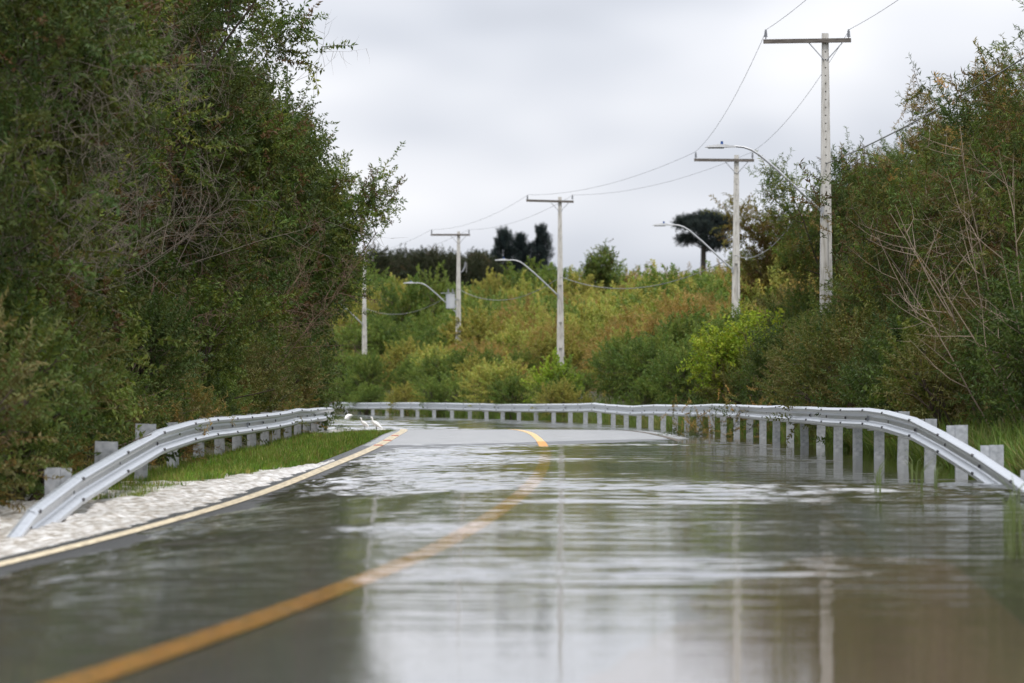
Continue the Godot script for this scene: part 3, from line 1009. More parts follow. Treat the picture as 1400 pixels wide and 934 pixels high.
func power_line() -> void:
	var names := ["concrete power pole standing in the bushes behind the tan saplings", "concrete power pole with a row of holes up its face, beside the airy bank trees", "concrete power pole rising behind the lime green bush", "concrete power pole with street lamp, on the slope behind the middle of the far guardrail", "concrete power pole carrying the grey transformer", "concrete power pole half hidden behind the leafy roadside trees"]
	var ins := insulator_mesh()
	for k in poles.size():
		var x: float = poles[k][0]
		var d: float = poles[k][1]
		var h: float = poles[k][2]
		var gy := ground_y(x, d)
		var t := thing("power_pole", names[k], "power pole", P(x, gy, d), "concrete power poles along the road")
		t.rotation.z = [0.0, 0.003, -0.005, 0.004, -0.003, 0.004][k]
		put("shaft", pole_shaft(h - gy), mats.concrete, t)
		var ay := h - gy - 0.2
		var tz := 0.072 + 0.05
		var g := Geo.new()
		g.box(Vector3.ZERO, Vector3(1.1, 0.052, 0.045))
		var arm := put("crossarm", g.mesh(), mats.arm_wood, t)
		arm.position = Vector3(-0.46, ay, tz)
		arm.rotation.z = [0.0, 0.012, -0.004, -0.03, 0.002, 0.0][k]
		for s in [-0.42, 0.42]:
			var b := Geo.new()
			b.tube(PackedVector3Array([Vector3(s, ay - 0.05, tz), Vector3(s * 0.08, ay - 0.48, 0.09)]), PackedFloat32Array([0.014, 0.014]), 5)
			put("brace", b.mesh(), mats.steel, t)
		for s in [-1.04, 1.04]:
			var i := put("insulator", ins, mats.porcelain, t)
			i.position = Vector3(-0.46 + s, ay + 0.05, tz)
		if k >= 1:
			street_lamp(x, d, gy, k)
	# line conductors
	for k in poles.size() - 1:
		for s in [-1.5, 0.58]:
			var a := P(poles[k][0] + s, poles[k][2] + 0.09, poles[k][1] - 0.12)
			var b := P(poles[k + 1][0] + s, poles[k + 1][2] + 0.09, poles[k + 1][1] - 0.12)
			wire("line_wire", "thin bare wire strung between the crossarms of the power poles", sag(a, b, 0.4), 0.006, mats.wire, "wires between the crossarms")
		var la := P(poles[k][0], [6.8, 6.75, 6.05, 6.4, 6.85, 6.6][k], poles[k][1] - 0.2)
		var lb := P(poles[k + 1][0], [6.8, 6.75, 6.05, 6.4, 6.85, 6.6][k + 1], poles[k + 1][1] - 0.2)
		wire("bundled_cable", "thick grey sagging cable slung low between the power poles", sag(la, lb, 0.2 if k == 0 else 0.85), 0.016, mats.cable_grey, "low cables between the poles")
	# transformer on the fourth visible pole
	var p := P(poles[4][0] - 0.42, 5.75, poles[4][1] - 0.05)
	var tr := thing("transformer", "grey tank transformer with bushings hung on the side of a power pole", "transformer", p)
	var g := Geo.new()
	var pts := PackedVector3Array()
	var rr := PackedFloat32Array()
	for s in [[0.0, 0.02], [0.001, 0.23], [0.04, 0.26], [0.72, 0.26], [0.73, 0.28], [0.77, 0.28], [0.80, 0.2], [0.82, 0.01]]:
		pts.append(Vector3(0, s[0], 0))
		rr.append(s[1])
	g.tube(pts, rr, 14)
	put("tank", g.mesh(), mats.tank_grey, tr)
	for s in [-0.13, 0.12]:
		var b := put("bushing", ins, mats.porcelain, tr)
		b.position = Vector3(s, 0.79, 0)
		b.scale = Vector3(1.2, 1.3, 1.2)
	var g2 := Geo.new()
	g2.box(Vector3(0.28, 0.5, 0), Vector3(0.1, 0.05, 0.06))
	g2.box(Vector3(0.28, 0.15, 0), Vector3(0.1, 0.05, 0.06))
	g2.box(Vector3(-0.15, 0.86, 0.0), Vector3(0.4, 0.02, 0.03))
	put("bracket", g2.mesh(), mats.steel, tr)
	var fu := thing("fuse_cutout", "small fuse switch beside the transformer pole", "fuse", P(poles[4][0] + 0.13, 7.75, poles[4][1] - 0.1))
	var g3 := Geo.new()
	g3.tube(PackedVector3Array([Vector3(0, 0, 0), Vector3(0.15, 0.1, 0), Vector3(0.25, 0.35, 0), Vector3(0.27, 0.6, 0)]), PackedFloat32Array([0.03, 0.05, 0.05, 0.03]), 8)
	put("body", g3.mesh(), mats.porcelain, fu)
	var g4 := Geo.new()
	g4.tube(PackedVector3Array([Vector3(0.33, 0.0, 0), Vector3(0.34, 0.55, 0)]), PackedFloat32Array([0.022, 0.022]), 8)
	put("fuse_tube", g4.mesh(), mats.cable_grey, fu)

func street_lamp(x: float, d: float, gy: float, k: int) -> void:
	var labels := ["", "street lamp with curved arm on the pole beside the airy bank trees", "street lamp on the pole behind the lime green bush", "street lamp in front of the dark conifers", "street lamp below the transformer", "street lamp mostly hidden by the leafy roadside trees"]
	var t := thing("street_lamp", labels[k], "street lamp", P(x - 0.13, 5.6, d - 0.1), "street lamps on the power poles")
	var g := Geo.new()
	var pts := PackedVector3Array([Vector3(0, -0.05, 0), Vector3(-0.5, 0.42, 0), Vector3(-1.1, 0.98, 0), Vector3(-1.55, 1.36, 0), Vector3(-1.75, 1.49, 0), Vector3(-1.95, 1.56, 0), Vector3(-2.2, 1.585, 0)])
	g.tube(pts, PackedFloat32Array([0.032, 0.032, 0.032, 0.03, 0.03, 0.028, 0.028]), 8)
	put("arm", g.mesh(), mats.steel, t)
	var b := Geo.new()
	b.box(Vector3(0.02, -0.06, 0), Vector3(0.03, 0.12, 0.09))
	put("clamp", b.mesh(), mats.steel, t)
	var hd := Geo.new()   # flat wedge-shaped head
	var prof := [[-2.15, 0.03, 0.04], [-2.3, 0.05, 0.05], [-2.42, 0.11, 0.08], [-2.62, 0.14, 0.075], [-2.86, 0.12, 0.04], [-2.92, 0.09, 0.02]]
	for q in prof.size() - 1:
		var a: Array = prof[q]
		var c: Array = prof[q + 1]
		var y0 := 1.55
		var v := []
		for s in [a, c]:
			v.append_array([Vector3(s[0], y0, -s[1]), Vector3(s[0], y0, s[1]), Vector3(s[0], y0 + s[2], s[1] * 0.8), Vector3(s[0], y0 + s[2], -s[1] * 0.8)])
		for e in 4:
			hd.quad(v[e], v[(e + 1) % 4], v[4 + (e + 1) % 4], v[4 + e])
		if q == prof.size() - 2:
			hd.quad(v[4], v[5], v[6], v[7])
		if q == 0:
			hd.quad(v[3], v[2], v[1], v[0])
	var head := put("lamp_head", hd.mesh(), mats.lamp_grey, t)
	var le := Geo.new()
	le.box(Vector3(-2.65, 1.54, 0), Vector3(0.2, 0.012, 0.09))
	put("lens", le.mesh(), mats.lamp_lens, head)
	var se := Geo.new()
	se.tube(PackedVector3Array([Vector3(-2.5, 1.62, 0), Vector3(-2.5, 1.7, 0), Vector3(-2.5, 1.71, 0)]), PackedFloat32Array([0.035, 0.035, 0.01]), 8)
	put("light_sensor", se.mesh(), mats.sensor_blue, head)

# ------------------------------------------------------------------ egrets, road studs
func egret(label: String, at: Vector3, turn: float, hunched: bool, s: float) -> void:
	var t := thing("egret", label, "bird", at, "white egrets at the water")
	var g := Geo.new()
	# one swept surface from tail to crown (faces -x)
	var path := PackedVector3Array([Vector3(0.17, 0.10, 0), Vector3(0.12, 0.135, 0), Vector3(0.05, 0.185, 0), Vector3(-0.01, 0.225, 0), Vector3(-0.05, 0.255, 0), Vector3(-0.065, 0.29, 0), Vector3(-0.06, 0.325, 0), Vector3(-0.07, 0.35, 0), Vector3(-0.095, 0.357, 0), Vector3(-0.115, 0.353, 0)])
	var rad := PackedFloat32Array([0.006, 0.028, 0.055, 0.052, 0.034, 0.02, 0.017, 0.021, 0.018, 0.006])
	if hunched:
		path = PackedVector3Array([Vector3(0.13, 0.20, 0), Vector3(0.1, 0.2, 0), Vector3(0.04, 0.18, 0), Vector3(-0.03, 0.145, 0), Vector3(-0.085, 0.11, 0), Vector3(-0.11, 0.085, 0), Vector3(-0.115, 0.06, 0), Vector3(-0.12, 0.04, 0), Vector3(-0.125, 0.03, 0), Vector3(-0.13, 0.02, 0)])
		rad = PackedFloat32Array([0.008, 0.035, 0.075, 0.075, 0.045, 0.022, 0.018, 0.02, 0.016, 0.006])
	g.tube(path, rad, 12, 1.1)
	var body := put("body", g.mesh(), mats.feather, t)
	var b := Geo.new()
	var tip := path[path.size() - 1]
	var dir := Vector3(-1, -0.12, 0) if not hunched else Vector3(-0.5, -0.8, 0)
	b.tube(PackedVector3Array([tip - dir * 0.008, tip + dir * 0.03, tip + dir * 0.06]), PackedFloat32Array([0.009, 0.006, 0.001]), 6)
	put("beak", b.mesh(), mats.beak, body)
	for z in [-0.02, 0.02]:
		var l := Geo.new()
		l.tube(PackedVector3Array([Vector3(0.03, 0.15, z), Vector3(0.045, 0.08, z), Vector3(0.025, 0.0, z), Vector3(-0.02, -0.005, z)]), PackedFloat32Array([0.008, 0.006, 0.005, 0.003]), 5)
		put("leg", l.mesh(), mats.beak, t)
		var w := Geo.new()   # folded wing
		if not hunched:
			w.tube(PackedVector3Array([Vector3(-0.02, 0.235, z * 1.9), Vector3(0.05, 0.2, z * 2.5), Vector3(0.13, 0.13, z * 1.6), Vector3(0.19, 0.085, z * 0.5)]), PackedFloat32Array([0.012, 0.03, 0.024, 0.003]), 8)
		else:
			w.tube(PackedVector3Array([Vector3(-0.05, 0.16, z * 2.2), Vector3(0.03, 0.2, z * 3.0), Vector3(0.12, 0.21, z * 1.6), Vector3(0.17, 0.2, z * 0.5)]), PackedFloat32Array([0.015, 0.05, 0.03, 0.003]), 8)
		put("wing", w.mesh(), mats.feather, t)
	t.rotation.y = turn
	t.scale = Vector3.ONE * s

func birds_and_studs() -> void:
	egret("white egret bent down feeding out in the flood water", P(-6.52, -0.1, 160.0), 0.2, true, 1.1)
	egret("white egret with curved neck standing in the white water", P(-3.84, 0.03, 104.0), 0.3, false, 0.86)
	egret("white egret upright beside the edge line at the tip of the grass", P(-3.17, 0.08, 93.0), -0.2, false, 0.95)
	for d in [72.2, 77.5, 84.0]:
		var g := Geo.new()
		g.frustum_box(Vector3.ZERO, Vector2(0.09, 0.05), Vector3(0, 0.022, 0), Vector2(0.07, 0.02))
		var o := put("road_stud", g.mesh(), mats.stud_red)
		o.position = on_road(d, -2.98, 0.005)
		tag(o, "small red reflective stud on the pale edge line by the grass", "road stud", "road studs on the edge line")

# ------------------------------------------------------------------ plants
var DARK := [Color(0.057, 0.094, 0.029), Color(0.081, 0.122, 0.036), Color(0.108, 0.144, 0.039), Color(0.073, 0.108, 0.042)]
var MID := [Color(0.108, 0.166, 0.043), Color(0.156, 0.215, 0.055), Color(0.195, 0.225, 0.058), Color(0.098, 0.146, 0.049)]
var OLIVE := [Color(0.329, 0.364, 0.099), Color(0.396, 0.379, 0.114), Color(0.282, 0.329, 0.093), Color(0.463, 0.414, 0.132)]
var YELLOW := [Color(0.332, 0.313, 0.089), Color(0.354, 0.307, 0.094), Color(0.260, 0.266, 0.078)]
var GREEN := [Color(0.174, 0.231, 0.064), Color(0.206, 0.264, 0.072), Color(0.129, 0.194, 0.058)]
var BROWN := [Color(0.372, 0.249, 0.100), Color(0.447, 0.298, 0.125), Color(0.298, 0.212, 0.087), Color(0.323, 0.272, 0.100)]
var NEAR_OLIVE := [Color(0.150, 0.156, 0.050), Color(0.119, 0.138, 0.044), Color(0.175, 0.150, 0.056), Color(0.100, 0.125, 0.037)]
var LIME := [Color(0.288, 0.408, 0.048), Color(0.216, 0.336, 0.042), Color(0.360, 0.432, 0.060)]
var WEED := [Color(0.132, 0.170, 0.057), Color(0.208, 0.189, 0.085), Color(0.113, 0.151, 0.047), Color(0.227, 0.170, 0.095), Color(0.095, 0.132, 0.038)]

func left_thicket() -> void:
	var front := [[41.0, 7.2], [46.0, 7.6], [52.0, 8.2], [58.0, 8.6], [64.0, 8.8], [70.0, 8.8], [77.0, 8.3], [84.0, 7.9], [91.0, 7.8], [98.0, 7.5], [104.5, 7.2], [111.0, 6.0]]
	for k in front.size():
		var d: float = front[k][0]
		var x: float = [-7.0, -7.2, -7.7, -8.1, -8.3, -8.4, -8.1, -7.8, -7.8, -7.9, -7.7, -8.2][k]
		var lean := Vector3(0.08 if d < 97.0 else 0.16, 0, 0.05)
		tree("leafy_tree", {0: "dark tree above the guardrail end that dips into white water", 10: "leafy tree overhanging the road in front of a half hidden power pole", 11: "lowest tree of the dark row, behind the far end of the left guardrail"}.get(k, "dark small-leaved tree leaning over the guardrail beside the grass strip"), "tree", P(x, ground_y(x, d), d), 100 + k, {"h": front[k][1], "stems": 7, "spread": 0.36, "lean": lean, "levels": 2, "kids0": 11, "kids1": 8, "reach": 0.62, "dense": 3.6 if d > 60.0 else 2.8, "size": 1.2 if d > 72.0 else 1.0, "cols": DARK if k % 4 != 2 else MID, "leaf": "small" if k % 2 == 0 else "round", "from": 0.12, "jitter": 0.25}, "dark trees over the left guardrail")
	var back := [[50.0, 9.5], [60.0, 10.0], [70.0, 10.0], [80.0, 9.5], [91.0, 8.6], [102.0, 7.6], [114.0, 6.4]]
	for k in back.size():
		var d: float = back[k][0]
		var x := -11.6
		tree("leafy_tree", "tall dark tree behind the front row of roadside trees", "tree", P(x, ground_y(x, d), d), 140 + k, {"h": back[k][1], "stems": 4, "spread": 0.35, "reach": 0.8, "levels": 2, "kids0": 10, "kids1": 7, "dense": 2.4, "size": 1.25, "cols": DARK, "leaf": "small", "from": 0.15, "jitter": 0.3}, "tall trees behind the roadside row")
	# bare, lichen-grey saplings in front
	var bare := [[41.0, -6.1, 6.0], [45.0, -6.2, 6.2], [50.5, -6.5, 6.8], [57.0, -6.7, 6.8], [66.0, -7.0, 6.6], [62.0, -6.1, 5.2], [70.0, -6.0, 5.6], [78.0, -5.9, 5.4], [86.0, -5.8, 5.0]]
	for k in bare.size():
		var b: Array = bare[k]
		tree("bare_sapling", "leafless grey-barked sapling with tangled twigs among dark roadside trees" if k < 5 else "leafless brown twiggy sapling in front of the dark roadside trees", "bare tree", P(b[1], ground_y(b[1], b[0]), b[0]), 170 + k, {"h": b[2], "stems": 4, "spread": 0.55, "lean": Vector3(0.12, 0, 0.1), "levels": 3, "kids0": 11, "kids1": 6, "dense": 0.0, "wobble": 0.2, "tropism": 0.06, "girth": 0.0022, "from": 0.3, "bark": mats.bark_grey if k < 5 else mats.bark_brown, "reach": 1.1 if k < 5 else 0.8}, "bare saplings in the left thicket")
	# undergrowth behind the rail
	var d := 37.5
	var n := 0
	while d < 101.0:
		var x := -5.6 + rng.randfn(0, 0.15)
		var cols: Array = [WEED, MID, DARK, WEED, NEAR_OLIVE][n % 5]
		var h := rng.randf_range(1.5, 2.9)
		var kind := n % 5
		var label: String = ["tangled brown and green weeds behind the left guardrail posts", "mid green undergrowth bush behind the left guardrail posts", "dark undergrowth bush behind the left guardrail posts", "tangled brown and green weeds behind the left guardrail posts", "olive undergrowth bush behind the left guardrail posts"][kind]
		bush("roadside_bush", label, "bush", P(x, ground_y(x, d), d), 200 + n, {"h": h, "r": rng.randf_range(0.85, 1.15), "n": 620, "clumps": 12, "cols": cols, "leaf": ["small", "round", "small", "narrow", "small"][kind], "size": 0.85}, "undergrowth behind the left guardrail")
		d += rng.randf_range(2.2, 3.2)
		n += 1
	# low weeds right behind the posts
	d = 31.5
	n = 0
	while d < 92.0:
		var x := -5.05 + rng.randfn(0, 0.1) - (0.35 if d < 40.0 else 0.0)
		var kind := n % 3
		bush("low_weed", ["low ragged green weed at the foot of the left guardrail", "low withered brown weed at the foot of the left guardrail", "low dark leafy weed at the foot of the left guardrail"][kind], "weed", P(x, ground_y(x, d), d), 700 + n, {"h": rng.randf_range(0.6, 1.15), "r": rng.randf_range(0.45, 0.65), "n": 260, "clumps": 9, "cols": [MID, WEED + BROWN, DARK][kind], "leaf": ["small", "narrow", "round"][kind], "size": 0.62}, "low weeds behind the left guardrail")
		d += rng.randf_range(1.3, 2.0)
		n += 1
	# brighter sprout beside the second standing post and rambling leaves on the rail end
	bush("green_sprout", "fresh bright green sprout standing behind the dipping end of the guardrail", "bush", P(-4.75, ground_y(-4.75, 46.0), 46.0), 260, {"h": 1.25, "r": 0.32, "n": 220, "clumps": 7, "cols": GREEN, "leaf": "round", "size": 0.75, "tall": 1.5})
	bush("rambling_vine", "dark vine spilling over the far end of the left guardrail", "vine", P(-4.75, 0.0, 91.0), 261, {"h": 0.95, "r": 0.6, "n": 300, "clumps": 9, "cols": DARK, "leaf": "round", "size": 0.7})
	bush("rambling_vine", "low dark vine hanging below the guardrail where the grass ends", "vine", P(-5.0, 0.0, 97.5), 262, {"h": 0.8, "r": 0.7, "n": 340, "clumps": 9, "cols": DARK, "leaf": "small", "size": 0.7})

func right_thicket() -> void:
	var big := [[64.0, 10.0, 6.6], [70.0, 10.6, 7.2], [76.0, 10.9, 7.3], [83.0, 11.0, 7.2], [90.0, 11.5, 7.0], [97.0, 11.9, 6.9], [94.0, 10.5, 7.7], [99.5, 10.2, 7.5], [104.5, 10.0, 6.8], [108.0, 10.0, 7.6], [113.0, 10.4, 7.2], [119.0, 11.4, 8.2]]
	for k in big.size():
		var b: Array = big[k]
		tree("slender_tree", "airy narrow-leaved tree on the bank behind the bare tan saplings", "tree", P(b[1], ground_y(b[1], b[0]), b[0]), 300 + k, {"h": b[2] - 0.4, "stems": 5, "spread": 0.32 if b[0] < 88.0 else 0.2, "levels": 2, "kids0": 11, "kids1": 8, "reach": 0.62 if b[0] < 88.0 else 0.45, "dense": 3.0, "cols": [DARK, MID, DARK + BROWN, MID + WEED][k % 4], "leaf": "narrow", "from": 0.15, "jitter": 0.22}, "trees on the right bank")
	tree("golden_tree", "tall loose tree with brownish gold leaves beyond the power pole", "tree", P(11.3, ground_y(11.3, 166.0), 166.0), 320, {"h": 7.4, "stems": 4, "spread": 0.14, "levels": 2, "kids0": 9, "kids1": 7, "reach": 0.5, "dense": 2.2, "cols": [Color(0.22, 0.18, 0.055), Color(0.17, 0.17, 0.05), Color(0.2, 0.145, 0.05)], "leaf": "feathery", "size": 1.0})
	for k in 4:
		var dd: float = [57.0, 63.0, 71.0, 80.0][k]
		var xx: float = [8.3, 8.7, 8.9, 8.6][k]
		tree("rusty_shrub", "rusty brown thin-leaved shrub on the right bank", "shrub", P(xx, ground_y(xx, dd), dd), 330 + k, {"h": [4.2, 5.2, 5.0, 4.4][k], "stems": 5, "spread": 0.45, "levels": 2, "kids0": 9, "kids1": 6, "dense": 1.6, "cols": MID + DARK + [Color(0.15, 0.105, 0.05), Color(0.17, 0.13, 0.055), Color(0.12, 0.095, 0.05)], "reach": 0.7, "leaf": "narrow", "from": 0.2, "girth": 0.005}, "rusty shrubs on the right bank")
	# undergrowth behind the right rail
	var d := 50.0
	var n := 0
	while d < 113.0:
		for row in 2:
			var x := table(RIGHT_RAIL, d) + 1.75 + row * 1.5 + rng.randfn(0, 0.2)
			var kind := (n * 3 + row) % 5
			var cols: Array = [DARK, WEED, MID, DARK, NEAR_OLIVE][kind]
			var h := rng.randf_range(1.7, 2.5) + row * 0.9
			var label: String = ["dark leafy bush behind the long curving guardrail", "weedy brown-green bush behind the long curving guardrail", "mid green bush behind the long curving guardrail", "dark leafy bush behind the long curving guardrail", "olive bush behind the long curving guardrail"][kind]
			bush("bank_bush", label, "bush", P(x, ground_y(x, d), d), 400 + n * 2 + row, {"h": h, "r": rng.randf_range(0.95, 1.35), "n": 560, "clumps": 12, "cols": cols, "leaf": ["small", "narrow", "round", "small", "small"][kind], "size": 0.95}, "bushes on the right bank")
		d += rng.randf_range(2.6, 3.6)
		n += 1
	bush("lime_bush", "bright lime green bush standing between two power poles", "bush", P(6.15, ground_y(6.15, 107.0), 107.0), 480, {"h": 3.3, "r": 1.15, "n": 520, "clumps": 14, "cols": LIME, "leaf": "round", "size": 1.1})
	bush("fresh_green_bush", "fresh green leafy bush close behind the guardrail below the tallest pole", "bush", P(6.6, ground_y(6.6, 82.0), 82.0), 481, {"h": 2.1, "r": 0.75, "n": 420, "clumps": 10, "cols": GREEN, "leaf": "round", "size": 0.95})
	bush("climbing_plant", "bright green climbing plant at the foot of a power pole behind the far guardrail", "plant", P(1.75, ground_y(1.75, 158.0), 158.0), 482, {"h": 1.75, "r": 0.75, "n": 260, "clumps": 9, "cols": GREEN + LIME, "leaf": "large", "size": 0.8})
	# bare tan saplings leaning over the rail
	var tan_ := [[54.0, 6.85, 4.2, -0.5], [56.0, 7.15, 4.8, -0.35], [58.5, 7.3, 4.6, -0.2], [52.0, 7.0, 4.0, -0.1], [61.0, 7.7, 5.2, -0.3], [50.0, 6.75, 3.6, -0.3], [66.0, 7.6, 5.0, -0.3]]
	for k in tan_.size():
		var b: Array = tan_[k]
		tree("tan_sapling", "bare pale tan sapling slanting up from the grass behind the guardrail", "bare tree", P(b[1], ground_y(b[1], b[0]), b[0]), 500 + k, {"h": b[2], "stems": 2, "spread": 0.3, "lean": Vector3(b[3], 0, 0), "levels": 2, "kids0": 6, "kids1": 3, "reach": 0.8, "dense": 0.0, "wobble": 0.1, "tropism": 0.08, "girth": 0.0038, "bark": mats.bark_tan, "from": 0.3}, "bare saplings on the right bank")
	# drift of twigs caught in the rail
	tree("caught_branch", "twiggy branch with dead leaves caught against the guardrail posts", "branch", P(5.0, -0.05, 91.0), 520, {"h": 1.0, "stems": 5, "spread": 1.1, "levels": 2, "kids0": 5, "kids1": 4, "dense": 0.7, "cols": DARK + BROWN, "leaf": "small", "size": 0.6, "wobble": 0.3, "tropism": 0.0, "girth": 0.007})

func hillside() -> void:
	var kinds := [
		["olive_shrub", "olive green shrub on the slope beyond the far guardrail", OLIVE, "large"],
		["yellow_shrub", "yellow-green shrub on the slope beyond the far guardrail", YELLOW, "large"],
		["green_shrub", "fresh green shrub on the slope beyond the far guardrail", GREEN, "large"],
		["brown_shrub", "russet brown shrub on the slope beyond the far guardrail", BROWN, "feathery"],
		["dark_shrub", "dark green shrub on the slope beyond the far guardrail", MID, "large"]]
	var protos := []
	for k in kinds.size():
		for v in 2:
			var holder := Node3D.new()
			tag(holder, kinds[k][1], "shrub", "shrubs on the slope")
			holder.set_meta("base_name", kinds[k][0])
			bush_parts(holder, 600 + k * 7 + v, {"h": 3.3, "r": 1.9, "n": 420, "clumps": 13, "cols": kinds[k][2], "leaf": kinds[k][3], "size": 1.0, "solid": true})
			protos.append(holder)
	var r := RandomNumberGenerator.new()
	r.seed = 99
	var placed: Array[Vector2] = []
	var count := 0
	var tries := 0
	while count < 290 and tries < 9000:
		tries += 1
		var d := lerpf(108.0, 300.0, pow(r.randf(), 0.9))
		var px := r.randf_range(-265.0, 420.0)
		var x := px / 5500.0 * d
		if d < 262.0 and offset_of(x, d) < 5.9:
			continue
		if d < 130.0 and x < 8.5:
			continue
		var gap := 2.2 if d < 190.0 else 2.9
		var ok := true
		for q in placed:
			if absf(q.x - x) < gap and absf(q.y - d) < gap and q.distance_squared_to(Vector2(x, d)) < gap * gap:
				ok = false
				break
		if not ok:
			continue
		var gy := ground_y(x, d)
		var s := r.randf_range(0.8, 1.3) * (1.25 if r.randf() < 0.15 else 1.0)
		if d < 262.0 and offset_of(x, d) < 9.0:
			s = r.randf_range(0.4, 0.7)
		elif d < 262.0 and offset_of(x, d) < 17.0:
			s = minf(s, r.randf_range(0.65, 0.95))
		# keep the feet of the poles free as far as they show
		for pl in [[1, 450.0], [2, 418.0], [3, 500.0], [4, 458.0], [5, 480.0]]:
			var pd: float = poles[pl[0]][1]
			var ppx: float = poles[pl[0]][0] / pd * 5500.0
			if d < pd + 0.6 and absf(px - ppx) < 2.7 * s / d * 5500.0 + 8.0:
				var most := 0.94 + (540.0 - float(pl[1])) / 5500.0 * d - gy
				s = minf(s, most / 4.3)
		if s < 0.3:
			continue
		placed.append(Vector2(x, d))
		var w := noise_a.get_noise_2d(x * 2.2, d * 1.0) * 1.3 + r.randfn(0, 0.32)
		var kind := 3 if w > 0.34 else (0 if w > 0.08 else (1 if w > -0.16 else (2 if w > -0.52 else 4)))
		if px < -60.0 and kind == 3 and r.randf() < 0.6:
			kind = 2
		if offset_of(x, minf(d, 261.0)) < 12.0 and r.randf() < 0.15:
			kind = 4
		clone(protos[kind * 2 + r.randi() % 2], P(x, gy, d), r.randf() * TAU, Vector3(s * r.randf_range(0.9, 1.2), s * r.randf_range(0.85, 1.2), s * r.randf_range(0.9, 1.2)))
		count += 1
	for h in protos:
		h.free()
	print("hillside shrubs ", count)

